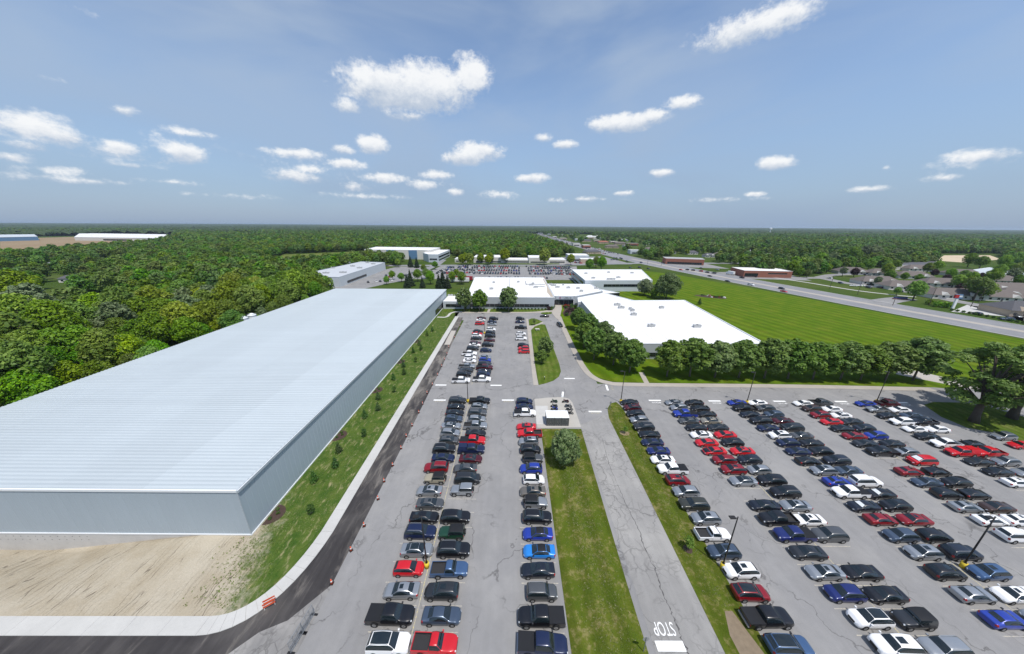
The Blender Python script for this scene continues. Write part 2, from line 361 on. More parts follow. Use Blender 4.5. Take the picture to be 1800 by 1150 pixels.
# clay slope below the warehouse front, dipping along the exposed foundation
def berm_z(x, y):
    t = min(1.0, max(0.0, (-50.0-x)/26.0)); t = t*t*(3-2*t)
    s = min(1.0, max(0.0, (y-25.4)/(36.2-25.4)))
    return -3.6*t*(s**1.5) - 0.02 + 0.07*math.sin(x*1.7+y*.6)*min(1, s*4)*.5
nx, ny = 140, 30; bv, bf = [], []
for j in range(ny+1):
    for i in range(nx+1):
        x = hx0+(hx1-hx0)*i/nx; y = hy0+(hy1-hy0)*j/ny
        bv.append((x, y, berm_z(x, y) if y > 25.0 and x < hx1-.1 and j < ny else zg+.03-(3.7*min(1, max(0, (-50-x)/26)) if j == ny else 0)))
for j in range(ny):
    for i in range(nx): a = j*(nx+1)+i; bf.append((a, a+1, a+nx+2, a+nx+1))
ob('clay_slope', mesh('clay_slope', bv, bf, [M_BERM], True))['kind'] = 'structure'
slab('warehouse_verge', [(-42.0, 36.4), (-30.5, 36.4), (-30.6, 186), (-42.0, 186)], 0.0, M_BERM)
slab('parking_lot', [(-25.6, 3), (175, 3), (175, 87.2), (27.5, 87.2), (27.5, 171), (-33, 171), (-31, 155), (-25.6, 155)], 0.0, M_LOT)
slab('new_access_lane', [(-122, 4), (-35.5, 4), (-33.5, 21.5), (-31.0, 24.0), (-28.3, 25.2), (-25.0, 29.3), (-24.8, 60), (-24.9, 100), (-26.8, 160), (-30.5, 160), (-30.5, 33), (-33.4, 26.5), (-37, 24.0), (-122, 23.4)], 0.008, M_NEW)
slab('lane_shoulder', [(-35.5, 4), (-25.5, 4), (-24.9, 29.6), (-28.3, 25.2), (-31.0, 24.0), (-33.5, 21.5)], 0.004, asphalt('broken_asphalt', (.20, .195, .19), (.30, .29, .275), .9, .9, .3))
def bez(a, b, c, d, n=14): return [tuple((1-t)**3*a[i]+3*(1-t)**2*t*b[i]+3*(1-t)*t*t*c[i]+t**3*d[i] for i in (0, 1)) for t in [k/n for k in range(n+1)]]
swp = [(-122+i*4.64, 24.1+i*.025) for i in range(18)]+bez((-38.5, 24.55), (-33.5, 24.6), (-30.6, 28.5), (-30.1, 37), 12)+[(-30.1-.0024*i*4.03, 37+i*4.03) for i in range(1, 32)]
slab('sidewalk_bed', ribbon_outline(swp, 1.9, False)[0]+ribbon_outline(swp, 1.9, False)[1][::-1], 0.06, M_WALK, .1)
SWO = bpy.data.objects['sidewalk_bed']; swl, swr = ribbon_outline(swp, 1.96, False)
for i in range(len(swp)-1):                # each cast bay of the new sidewalk
    e = .012/max(.3, math.hypot(swp[i+1][0]-swp[i][0], swp[i+1][1]-swp[i][1]))
    q = lambda A, t: (A[i][0]+(A[i+1][0]-A[i][0])*t, A[i][1]+(A[i+1][1]-A[i][1])*t)
    slab('paving_bay', [q(swl, e), q(swr, e), q(swr, 1-e), q(swl, 1-e)], 0.12+rnd.uniform(-.004, .004), M_CONC, .08, parent=SWO)
slab('lane_patch', [(-28.6, 120), (-26.2, 120), (-26.8, 138), (-29, 138)], 0.013, M_GRAVEL)
slab('drive_lane', [(17.2, 3), (25.6, 3), (25.7, 66), (26.2, 71), (17.6, 66)], 0.007, M_LANE)
slab('grass_strip', [(7.3, 3), (16.2, 3), (16.5, 30), (16.9, 46), (17.4, 64.2), (7.3, 64.2)], 0.05, M_STRIP, .1)
slab('narrow_verge', [(25.4, 3), (30.9, 3), (31.1, 40), (31.0, 60), (30.8, 74.5), (30.0, 76.6), (28.2, 75.8), (26.6, 73.2), (25.7, 69), (25.7, 50)], 0.05, M_STRIP, .1)
slab('bare_soil_patch', [(27.0, 3), (30.6, 3), (30.2, 22), (29.2, 26.5), (28.2, 26.5), (27.2, 24)], 0.056, mat('bare_soil', (.20, .155, .105), .95, var=.3, scale=2, bump=.4))
Z8 = lambda p: (850+p[0]/3.8325, 550+p[1]/3.8325)
isl = GS([Z8(p) for p in ((320,118),(345,92),(385,78),(415,80),(432,125),(457,200),(482,270),(510,345),(521,395),(508,430),(470,458),(420,475),(372,487),(360,430),(345,340),(332,220))])
slab('entrance_island', isl, 0.10, M_ISL, .15)
slab('small_island', GS([Z8(p) for p in ((303,48),(325,38),(360,44),(397,60),(372,74),(330,87),(308,86))]), 0.10, M_ISL, .15)
slab('entrance_walk', GS([Z8(p) for p in ((286,40),(301,42),(306,88),(398,62),(404,70),(318,112),(330,220),(344,340),(369,489),(336,489),(318,330),(303,190))]), 0.085, M_WALK, .12)
slab('motorcycle_pad', GS([Z8(p) for p in ((342,582),(440,572),(528,568),(575,580),(598,605),(615,650),(658,772),(362,777))]), 0.06, M_PADC, .1)
slab('pad_slab', GS([Z8(p) for p in ((348,628),(432,628),(436,752),(356,752))]), 0.066, M_CONC)
lawn = GS([(987,557),(1000,592),(1017,626),(1031,650),(1046,662),(1075,671),(1130,673),(1400,676),(1640,681)])+[(139, 85.5), (168, 88), (245, 100), (233, 134), (217, 188), (196, 255), (172, 322), (150, 350), (60, 330), (55, 232), (27.6, 186), (24, 172)]
slab('campus_lawn', lawn, 0.03, M_LAWN, .06)
ribbon('campus_sidewalk', GS([(982,556),(996,588),(1013,624),(1027,648),(1042,663),(1068,673),(1120,676.5),(1400,679.5),(1640,685)]), 2.2, 0.10, M_WALK, .14)
ribbon('lawn_path', GS([(1127,655),(1137,674)]), 1.6, 0.06, M_WALK, .05, sm=False)
slab('front_lawn', [(-40, 171.2), (23, 171.2), (26, 178.5), (-30, 178.5), (-31, 186), (-41.9, 186)], 0.04, M_ISL, .08)
ribbon('front_walk', [(-29, 170.2), (-5, 170.4), (12, 171.2), (22, 174.5), (27, 181), (29, 190)], [2.0, 2.0, 2.4, 4, 5, 5], 0.10, M_WALK, .14)
ribbon('entrance_plaza', [(28.4, 191), (27.0, 181), (25.8, 172), (25.2, 163), (25.5, 158)], [6.5, 6.8, 5.5, 3.0, 2.4], 0.11, M_WALK, .14)
slab('plaza_island', [(16.5, 168.5), (19, 167.2), (22.3, 168.2), (23.2, 170.2), (20.5, 171.8), (17, 170.8)], 0.16, M_ISL, .1)
ribbon('garden_path', [(-41, 160.5), (-37, 160.2), (-35.6, 162.5), (-35.2, 168), (-33, 171.3), (-29, 171.6)], 1.5, 0.07, M_CONC, .08)
ribbon('front_door_path', [(-13.9, 171), (-13.6, 178)], 1.5, 0.07, M_WALK, .05, sm=False)
slab('east_island', GS([(1624,712),(1640,707),(1690,708),(1740,716),(1800,733)])+[(160, 66), (170, 55), (140, 55)]+GS([(1800,778),(1765,764),(1700,752),(1655,733)]), 0.06, M_ISL, .12)
slab('lawn_dirt_track', GS([(1560,655),(1600,650),(1680,668),(1740,683),(1735,690),(1660,675)]), 0.036, M_GRAVEL)
# roads and lots behind the campus
HWC = [(300, 20), (268, 95), (250, 150), (233.5, 212), (209, 325), (184, 480), (172, 720), (168, 1000), (162, 2000), (150, 4500)]
HWW = [34, 34, 34, 34, 36, 38, 34, 32, 32, 32]
ribbon('highway', HWC, HWW, 0.01, M_ROAD)
ribbon('highway_turn_lane', HWC[:6], 5.0, 0.016, M_WALK)
ribbon('highway_kerb', HWC[:6], .7, 0.10, M_CONC, .12, off=17.6)
ribbon('highway_far_kerb', HWC[:6], .7, 0.10, M_CONC, .12, off=-17.6)
ribbon('cross_street', [(-320, 372), (-160, 380), (-40, 390), (60, 398), (190, 428), (300, 432), (420, 452), (700, 520)], 13, 0.008, M_ROAD)
slab('far_parking_lot', [(-92, 284), (62, 284), (80, 385), (-88, 378)], 0.0, M_LOT)
slab('works_yard', [(-182, 226), (-120, 226), (-106, 262), (-93, 280), (-93, 372), (-138, 372), (-150, 300), (-140, 246), (-182, 246)], 0.003, M_LOT)
ribbon('works_drive', [(-112, 268), (-102, 330), (-96, 380), (-100, 450)], 9, 0.012, M_ROAD)
slab('shop_forecourt', [(62, 405), (160, 412), (150, 520), (70, 500)], -0.004, M_LOT)
slab('strip_forecourt', [(206, 388), (262, 372), (265, 440), (214, 445)], -0.008, M_LOT)
slab('pharmacy_forecourt', [(226, 300), (285, 290), (300, 340), (228, 345)], -0.012, M_LOT)
ribbon('apartment_drive', GS([(1385,489),(1440,489),(1490,498),(1560,507),(1640,521),(1700,533),(1800,548)]), 11, 0.006, M_LOT)
ribbon('apartment_court', GS([(1440,488),(1470,483),(1530,483),(1600,486)]), 9, 0.004, M_LOT)
ribbon('apartment_entry', [(236, 195), (255, 205), (272, 212), (285, 216)], [16, 12, 11, 10], 0.014, M_LOT)
slab('restaurant_lot', GS([(1672,548),(1700,536),(1800,545),(1800,566)])+[(320, 150)], 0.002, M_CONC)
ribbon('footpath', GS([(1360,488),(1420,497),(1500,510),(1575,519),(1610,522)]), 3, 0.012, M_CONC)
ribbon('estate_road', [(-330, 168), (-262, 178), (-215, 190), (-190, 196)], 5, 0.0, M_CONC)
ribbon('estate_lane', [(-260, 100), (-205, 106), (-180, 108)], 6, 0.0, M_CONC)
slab('estate_lawn', [(-345, 128), (-262, 134), (-236, 152), (-208, 186), (-215, 214), (-262, 206), (-350, 198)], -0.02, grass('estate_grass', (.10, .15, .025), (.13, .17, .03), (.22, .2, .09), .4))
slab('bare_field', GS([(0,440),(0,420),(150,416),(290,418),(240,424),(150,430),(60,437)]), 0.0, M_FIELD)
slab('sand_lot', GS([(1640,458),(1660,449),(1740,449),(1760,456),(1700,462)]), 0.0, mat('dug_sand', (.52, .42, .29), .95, var=.2, scale=.05))
slab('gravel_clearing', GS([(370,452),(405,447),(440,455),(400,460)]), 0.0, M_GRAVEL)
slab('meadow', GS([(430,468),(500,448),(640,442),(690,452),(640,458),(520,470)]), -0.01, grass('meadow_grass', (.10, .135, .03), (.13, .15, .04), (.2, .18, .08), .5))
# painted markings, each a piece of the lot it lies on
LOT = bpy.data.objects['parking_lot']
STALL = 2.78; Y0 = 22.7-STALL/2
line_me = mesh('stall_line', [(-2.6,-.05,0),(2.6,-.05,0),(2.6,.05,0),(-2.6,.05,0)], [(0,1,2,3)], [M_STALL])
for rx in (-15.0, -9.0, 4.2, 33.0, 45.6, 51.3, 63.7, 69.5, 82.0, 87.8, 100.2, 106.2):
    for k in range(-1, 21):
        if rx < 6 and rx > 0 and k > 14: continue
        ob('stall_line', line_me, LOT, (rx, Y0+STALL*k, .006))
bar = lambda x0, y0, x1, y1, m, z=.007: mesh('marking', [(x0,y0,z),(x1,y0,z),(x1,y1,z),(x0,y1,z)], [(0,1,2,3)], [m])
for cx_, ya, yb in ((-12.1, 3, 78), (48.6, 3, 77.5), (66.7, 3, 77.5), (85.0, 3, 77.5), (103.4, 3, 77.5), (-12.6, 86, 160)):
    ob('centre_line', bar(cx_-.07, ya, cx_+.07, yb, M_YPAINT), LOT)
SB = mesh('stop_line', [(-1.75,-.3,0),(1.75,-.3,0),(1.75,.3,0),(-1.75,.3,0)], [(0,1,2,3)], [M_WPAINT])
def stoptext(mat_):
    cu = bpy.data.curves.new('stop_word', 'FONT'); cu.body = 'STOP'; cu.align_x = 'CENTER'; cu.size = 1.0
    t = bpy.data.objects.new('tmp', cu); col.objects.link(t); dg = bpy.context.evaluated_depsgraph_get()
    me = bpy.data.meshes.new_from_object(t.evaluated_get(dg)); bpy.data.objects.remove(t); me.materials.clear(); me.materials.append(mat_); me.name = 'stop_word'; return me
SW_, SY_ = stoptext(M_WPAINT), stoptext(M_YPAINT)
for (px, py, rot, ym) in ((775,677,0,0),(773,703.5,0,1),(872,677.5,0,0),(893,703.5,0,1),(1151,704,0,2),(1256,705,0,2),(1370,705.5,0,2),(1478,706,0,2),(1585,708,0,2),(1046,723.5,0,1),(1001,665.5,0,0),(1067,681.5,1.45,1),(989,694,1.35,0)):
    x, y = G(px, py); s = ob('stop_line', SB, LOT, (x, y, .009), rot)
    if ym:
        c, sn = math.cos(rot), math.sin(rot); dx, dy = (0, -.5)
        ob('stop_word', SY_ if ym == 1 else SW_, LOT, (x+sn*1.2, y-c*1.0-.5*(ym == 2), .009), rot+(math.pi if rot else 0), (1.1, .9, 1))
x, y = G(1177, 1136); ob('stop_line', mesh('stop_bar', [(-1.7,-.5,0),(1.7,-.5,0),(1.7,.5,0),(-1.7,.5,0)], [(0,1,2,3)], [M_WPAINT]), LOT, (x+.1, y, .014))
ob('stop_word', SW_, LOT, (x+.1, y+2.35, .014), math.pi, (1.12, 2.0, 1))
ck = [G(*p) for p in ((1058,770),(1072,820),(1088,858),(1103,893),(1120,925),(1133,962),(1150,998),(1162,1035),(1178,1070),(1190,1102),(1206,1140),(1214,1160))]
ckp = [(x+rnd.gauss(0, .07), y) for x, y in catmull(ck, 10)]
ob('pavement_crack', ribbon('tmpc', ckp, [.03]+[rnd.uniform(.02, .10+.16*(i/len(ckp))) for i in range(len(ckp)-2)]+[.2], .0125, mat('tar_filled_crack', (.085, .082, .08), .9, var=.5, scale=5), sm=False, kind=None).data, LOT); bpy.data.objects.remove(bpy.data.objects['tmpc'])
HW = bpy.data.objects['highway']
hp = catmull(HWC); dash_me = mesh('lane_dash', [(-.1,-1.6,0),(.1,-1.6,0),(.1,1.6,0),(-.1,1.6,0)], [(0,1,2,3)], [M_WPAINT])
def along(pts, step, a, b):                # points and headings every so many metres along a line
    d, o = 0.0, []; nxt = a
    for i in range(len(pts)-1):
        p, q = pts[i], pts[i+1]; l = math.hypot(q[0]-p[0], q[1]-p[1])
        while nxt <= d+l and nxt < b:
            t = (nxt-d)/l; o.append((p[0]+(q[0]-p[0])*t, p[1]+(q[1]-p[1])*t, math.atan2(q[1]-p[1], q[0]-p[0]))); nxt += step
        d += l
    return o
for (x, y, h) in along(hp, 12, 60, 420):
    for off in (-8.6, 8.6):
        ob('lane_dash', dash_me, HW, (x-math.sin(h)*off, y+math.cos(h)*off, .009), h-math.pi/2)
# ------------------------------------------------------------------ buildings
def sheet_metal(name, c, rough, metal, spec=.5, rv=.05, laps=False):
    m, nt, b = newmat(name); P = posn(nt); oi = nt.nodes.new('ShaderNodeObjectInfo')
    f = mth(nt, 'ADD', mth(nt, 'MULTIPLY_ADD', oi.outputs['Random'], rv*2, 1-rv), mth(nt, 'MULTIPLY', mth(nt, 'SUBTRACT', noise(nt, P, .07, 5, .6), .5), .14))
    if laps:
        sp = nt.nodes.new('ShaderNodeSeparateXYZ'); lk(nt, P, sp.inputs[0])
        for xx, a in ((-56.6, .055), (-71, -.02), (-85.5, .02), (-100, -.02)):
            st = mth(nt, 'GREATER_THAN', sp.outputs[0], xx); f = mth(nt, 'ADD', f, mth(nt, 'MULTIPLY', st, a))
        f = mth(nt, 'ADD', f, mth(nt, 'MULTIPLY', mth(nt, 'SUBTRACT', noise(nt, scaled(nt, P, (.02, .5, 1)), 1.0, 3, .5), .5), .10))
    c1 = nt.nodes.new('ShaderNodeVectorMath'); c1.operation = 'SCALE'; c1.inputs[0].default_value = c; lk(nt, f, c1.inputs['Scale'])
    lk(nt, c1.outputs[0], b.inputs['Base Color']); b.inputs['Roughness'].default_value = rough; b.inputs['Metallic'].default_value = metal; b.inputs['Specular IOR Level'].default_value = spec
    return m
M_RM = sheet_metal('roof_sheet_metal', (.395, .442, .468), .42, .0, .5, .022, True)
M_RIB = sheet_metal('roof_rib_sheen_metal', (.465, .512, .535), .36, .0, .5, .02, True)  # ribs paler than pans: banding of reflected sky put into the colour
M_WM = sheet_metal('wall_sheet_metal', (.36, .425, .475), .45, .0, .5, .012)
M_TRIM = mat('white_trim', (.74, .76, .77), .5, var=.05); M_GUT = mat('gutter_metal', (.40, .45, .49), .45, var=.05)
M_WROOF = mat('white_membrane', (.73, .73, .73), .75, var=.12, scale=.06, spec=.15); M_FND = concrete('foundation_concrete', (.52, .51, .49), dirt=.25)
M_GLASS = mat('dark_window_glass', (.012, .016, .022), .08, spec=.6, var=0); M_PREC = mat('grey_precast', (.40, .43, .46), .7, var=.06, scale=.3)
M_CLAD = mat('pale_cladding', (.50, .54, .58), .6, var=.06, scale=.3); M_UNIT = mat('roof_unit_grey', (.42, .43, .43), .55, var=.15, scale=1.5); M_BLUEP = mat('blue_cladding', (.10, .20, .34), .6, var=.08)
M_BRICK = mat('red_brick', (.27, .105, .07), .9, var=.25, scale=1.2); M_SHING = mat('brown_shingle', (.135, .115, .105), .92, var=.22, scale=.8); M_SIDING = mat('pale_siding', (.60, .58, .54), .8, var=.08)
M_DSHING = mat('dark_shingle', (.085, .085, .095), .92, var=.2, scale=.8); M_TANST = mat('tan_stucco', (.46, .37, .28), .9, var=.1); M_DARKM = mat('dark_metal', (.03, .032, .035), .5, var=.1)
M_STAIN = mat('rust_stain', (.42, .36, .29), .8, var=.3, scale=.8)

# long metal warehouse
WX0, WX1, WY0, WY1, WH = -112.5, -42.0, 36.4, 191.5, 9.2
wh = thing('warehouse', 'huge long pale-blue metal warehouse with ribbed flat roof', 'warehouse', ((WX0+WX1)/2, WY0, 0))
def P_(o, *a): return tuple(a[i]-o.location[i] for i in range(3))
hw = (WX1-WX0)/2; pw = (WY1-WY0)/190
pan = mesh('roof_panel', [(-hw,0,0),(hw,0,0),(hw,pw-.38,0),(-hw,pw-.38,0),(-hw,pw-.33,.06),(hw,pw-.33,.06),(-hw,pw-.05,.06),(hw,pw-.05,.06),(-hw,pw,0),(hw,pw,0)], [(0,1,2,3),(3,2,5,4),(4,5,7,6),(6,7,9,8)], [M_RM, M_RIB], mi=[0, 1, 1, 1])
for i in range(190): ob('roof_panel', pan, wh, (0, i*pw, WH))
wp = 1.067
def panel_me(w, h):
    return mesh('wall_panel', [(0,0,0),(w-.06,0,0),(w-.06,0,h),(0,0,h),(w-.03,.035,0),(w-.03,.035,h),(w,0,0),(w,0,h)], [(0,1,2,3),(1,4,5,2),(4,6,7,5)], [M_WM])
pm_s = panel_me((WX1-WX0)/66, WH-.25)
for i in range(66): ob('wall_panel', pm_s, wh, (-hw+i*(WX1-WX0)/66, 0, .2))
n_e = 145; pm_e = panel_me((WY1-WY0)/n_e, WH-.25)
for i in range(n_e): ob('wall_panel', pm_e, wh, (hw, i*(WY1-WY0)/n_e, .2), math.pi/2)
LW = WY1-WY0
ob('wall', MB().box(-hw+.02,.06,-.2,hw-.06,LW,WH-.15).me('wall', [M_WM]), wh)
ob('eaves_gutter', MB().box(hw-.02,-.05,WH-.42,hw+.30,LW,WH+.02).me('eaves_gutter', [M_GUT]), wh)
ob('gutter_lip', MB().box(hw+.20,-.06,WH+.02,hw+.31,LW,WH+.07).me('gutter_lip', [M_TRIM]), wh)
ob('verge_trim', MB().box(-hw-.05,-.14,WH-.28,hw+.05,.10,WH+.10).me('verge_trim', [M_TRIM]), wh)
ob('base_trim', MB().box(-hw,-.10,.02,hw+.10,-.002,.24).me('base_trim', [M_TRIM]), wh)
ob('base_trim', MB().box(hw+.002,.0,.02,hw+.12,LW,.24).me('base_trim', [M_TRIM]), wh)
ob('corner_trim', MB().box(hw-.04,-.075,.24,hw+.06,.09,WH-.3).me('corner_trim', [M_GUT]), wh)
fnd = ob('foundation', MB().box(-hw,-.03,-4.2,hw,.05,.02).me('foundation', [M_FND]), wh)
hole = mesh('tie_hole', MB().cyl((0,0), .06, .06, 0, .02, 6).v, MB().cyl((0,0), .06, .06, 0, .02, 6).f, [M_DARKM])
for i in range(34):
    for zz in (-.55, -1.25):
        h = ob('tie_hole', hole, wh, (-hw+4+i*1.2, -.03, zz-.012*i*0)); h.rotation_euler = (R(90), 0, 0)
for i in range(9): ob('window', MB().box(0,0,0,.05,2.55,2.3).me('window', [M_GLASS]), wh, (hw+.03, LW-30+i*2.75, .9))
ob('wall_recess', MB().box(hw+.002,LW-30.4,.5,hw+.025,LW-4.8,3.6).me('wall_recess', [M_DARKM]), wh)
for (px, py) in ((447, 557), (461, 552)):
    x, y = G(px, py, 10.2); t = thing('storage_tank', 'white domed tank %s behind the warehouse roof' % ('nearer the camera' if px < 450 else 'further from the camera'), 'tank', (x-1.2, y, 0), group='tanks behind the warehouse')
    x = min(x, WX0-2.5); t.location = (x, y, 0)
    ob('shell', MB().cyl((0,0), 1.7, 1.7, 0, 9.4, 20).me('shell', [M_TRIM]), t); ob('dome', MB().cyl((0,0), 1.78, 1.5, 9.4, 10.0, 20).cyl((0,0), 1.5, .3, 10.0, 10.5, 20).me('dome', [M_TRIM], True), t)

M_SEAM = mat('grey_membrane_lap', (.40, .40, .40), .8, var=.3, scale=.5)
def inside(x, y, P):
    c = False; j = len(P)-1
    for i in range(len(P)):
        if (P[i][1] > y) != (P[j][1] > y) and x < (P[j][0]-P[i][0])*(y-P[i][1])/(P[j][1]-P[i][1])+P[i][0]: c = not c
        j = i
    return c
def building(name, label, cat, foot, h, wall, roof=None, bands=(), units=(), cop=.35, copm=None, group=None, pane=3.0):
    if area2(foot) < 0: foot = foot[::-1]
    n = len(foot); cx = sum(p[0] for p in foot)/n; cy = sum(p[1] for p in foot)/n
    t = thing(name, label, cat, (cx, cy, 0), group=group); F = [(x-cx, y-cy) for x, y in foot]
    v = [(x, y, -.1) for x, y in F]+[(x, y, h) for x, y in F]
    inn = [(x*(1-.4/max(8, math.hypot(x, y))), y*(1-.4/max(8, math.hypot(x, y)))) for x, y in F]
    v += [(x, y, h) for x, y in inn]+[(x, y, h-cop) for x, y in inn]
    f = [(i, (i+1) % n, n+(i+1) % n, n+i) for i in range(n)]
    ob('wall', mesh('wall', v[:2*n], f, [wall]), t)
    cv = [(x*1.002, y*1.002, h-.12) for x, y in F]+[(x*1.002, y*1.002, h+.06) for x, y in F]+[(x, y, h+.06) for x, y in inn]+[(x, y, h-cop) for x, y in inn]
    cf = [(k*n+i, k*n+(i+1) % n, (k+1)*n+(i+1) % n, (k+1)*n+i) for k in range(3) for i in range(n)]
    ob('coping', mesh('coping', cv, cf, [copm or M_TRIM]), t)
    ob('roof', mesh('roof', [(x, y, h-cop+.02) for x, y in inn], [tuple(range(n))], [roof or M_WROOF]), t)
    for (side, t0, t1, z0, z1) in bands:
        a, b = F[side], F[(side+1) % n]; L = math.hypot(b[0]-a[0], b[1]-a[1]); ang = math.atan2(b[1]-a[1], b[0]-a[0])
        k = max(1, round((t1-t0)*L/pane)); w = (t1-t0)*L/k
        me = MB().box(.04,-.06,0,w-.04,.05,z1-z0).me('window', [M_GLASS])
        for i in range(k):
            s = t0*L+i*w; ob('window', me, t, (a[0]+math.cos(ang)*s, a[1]+math.sin(ang)*s, z0), ang)
        sill = MB().box(0,-.12,-.10,(t1-t0)*L,.02,-.005).me('sill', [M_GUT]); ob('sill', sill, t, (a[0]+math.cos(ang)*t0*L, a[1]+math.sin(ang)*t0*L, z0), ang)
    if roof is None and max(p[0] for p in F)-min(p[0] for p in F) > 30:
        x0, x1 = min(p[0] for p in F), max(p[0] for p in F); y0, y1 = min(p[1] for p in F), max(p[1] for p in F); xx = x0+3
        while xx < x1-3:                   # welded membrane laps
            ya, yb = [y for y in np.linspace(y0, y1, 90) if inside(xx, y, inn)][0:1], [y for y in np.linspace(y0, y1, 90) if inside(xx, y, inn)][-1:]
            if ya: ob('roof_seam', MB().box(xx-.09, ya[0]+.8, h-cop+.022, xx+.09, yb[0]-.8, h-cop+.03).me('roof_seam', [M_SEAM]), t)
            xx += 6.1
    for (ux, uy, sx, sy, uh) in units:
        z = h-cop+.02
        u = ob('roof_unit', MB().box(-sx/2,-sy/2,.25,sx/2,sy/2,uh).box(-sx/2-.06,-sy/2-.06,uh,sx/2+.06,sy/2+.06,uh+.08).box(-sx/2+.1,-sy/2+.1,0,sx/2-.1,sy/2-.1,.25).me('roof_unit', [M_UNIT]), t, (ux-cx, uy-cy, z))
        if sx > 1.5: ob('fan_grille', MB().cyl((0,0), min(sx, sy)*.3, min(sx, sy)*.3, uh+.08, uh+.16, 14).me('fan_grille', [M_DARKM]), u)
    return t
def gq(pts, z): return [G(p[0], p[1], z) for p in pts]
ru = lambda pts, z, s: [(*G(p[0], p[1], z), s*(p[2] if len(p) > 2 else 1), s*.7, 1.1) for p in pts]
# front right office
FRH = 6.3
fr = gq([(1022,529),(1203,527),(1345,604),(1087,604)], FRH)
fr = [(39.8, 106.6), (95.8, 107.5), (103.2, 178.5), (40.4, 175)]
building('office_building', 'white-roofed office block behind the row of street trees', 'building', fr, FRH, M_PREC, None,
  [(3, .04, .93, .4, 2.6), (0, .05, .95, .8, 2.6)], ru([(1085,536,1.4),(1092,541,1.4),(1112,546,.8),(1114,553,1.2),(1145,573,1.3),(1163,541,1),(1225,574,1.4),(1108,543,.6)], FRH, 2.2))
lw = [(-27.5, 178.6), (25.4, 179.0), (26.2, 253), (-31, 252)]
LWH = 7.2
b = building('factory_office', 'wide white-roofed block facing the far end of the car park', 'building', lw, LWH, M_PREC, None,
  [(0, .04, .94, 1.2, 3.1), (3, .1, .9, 1.2, 3.1)], ru([(868,497,.9),(911,496,1),(864,508,1.2),(934,501,1.5),(942,505,1.5),(937,499,.8)], LWH, 2.0))
for (x0, y0, x1, y1) in ((10, 222, 24, 222.4), (10, 222, 10.4, 236), (-2, 185, -1.7, 250), (16, 214, 23, 214.4)):
    ob('roof_pipe', MB().box(x0-b.location.x, y0-b.location.y, LWH-.2, x1-b.location.x, y1-b.location.y, LWH+.25).me('roof_pipe', [M_UNIT]), b)
ob('roof_stain', mesh('roof_stain', [P_(b, x, y, LWH-.322) for x, y in ((23.4, 182), (25.0, 182), (25.6, 248), (24.6, 250), (24.5, 215), (22.6, 195))], [tuple(range(6))], [M_STAIN]), b)
br = [(55.5, 232), (108, 234.5), (124, 296), (56.5, 293)]; BRH = 8.6
building('rear_office', 'two-storey white-roofed block with black window ribbon near the big dark tree', 'building', br, BRH, M_CLAD, None,
  [(0, .28, .98, 3.6, 5.6), (3, .08, .9, 4.6, 6.4), (3, .08, .9, .8, 2.6)], ru([(1030,481,1),(1043,489,1.1),(1070,479,.9),(1074,491,2.6),(1087,488,1.2),(1111,480,1)], BRH, 2.4))
lnk = [(26.6, 189), (40, 189), (62, 206), (60, 231), (54, 231.5), (27, 231.5)]; LNH = 5.9
e = building('entrance_wing', 'white-roofed entrance wing between the two office blocks with sign over the doors', 'building', lnk, LNH, M_PREC, None,
  [(0, .0, .92, .1, 3.4)], ru([(973,502,2),(980,505,1.6),(990,501,.7),(999,506,1.3),(1016,507,1.2),(1022,512,1.2),(1048,507,1.3),(968,500,1)], LNH, 1.9))
sg = ob('sign_board', MB().box(27.6-e.location.x, 188.78-e.location.y, 4.0, 38.6-e.location.x, 188.93-e.location.y, 5.75).me('sign_board', [M_CLAD]), e)
ob('sign_emblem', MB().cyl((0,0), .72, .72, 0, .06, 24).me('sign_emblem', [mat('mauve_emblem', (.33, .22, .30), .6, var=.2)]), e, (30.3-e.location.x, 188.77-e.location.y, 4.85)).rotation_euler = (R(90), 0, 0)
for i, (w, hh) in enumerate(((.25, .9), (.55, .8), (.7, .8), (.7, .8), (.55, .8), (.3, .9), (.6, .8))):
    x = 31.9+i*.78; mb = MB().box(0,0,0,.16,.05,hh).box(.16,0,0,w,.05,.16)
    if i in (2, 3, 6): mb.box(.16,0,hh-.16,w,.05,hh).box(w-.14,0,.16,w,.05,hh-.16)
    ob('sign_letter', mb.me('sign_letter', [mat('sign_dark', (.06, .075, .09), .5, var=0)]), e, (x-e.location.x, 188.72-e.location.y, 4.45))
ob('entrance_column', MB().box(-.2,-.2,0,.2,.2,4).me('entrance_column', [M_TRIM]), e, (39-e.location.x, 188.6-e.location.y, 0))
building('glazed_link', 'low glazed white-roofed link beside the main entrance', 'building', [(38.9, 176), (60, 176), (74, 181), (62, 203), (41, 187.5)], 5.3, M_CLAD, None, [(4, .05, .95, .3, 3.9)], pane=2.4)
building('link_canopy', 'white triangular roof projecting over the garden beside the rear office', 'building', [(62, 203.5), (74, 207), (61, 222)], 4.6, M_GLASS, None)
building('warehouse_link', 'small white-roofed link between warehouse and office', 'building', [(-41.4, 178), (-29.0, 178), (-31.2, 193), (-41.4, 193)], 4.6, M_CLAD, None, [(0, .12, .88, 1.1, 3.0)], ru([(792,520,1.6),(803,520,1.4)], 4.6, 2))
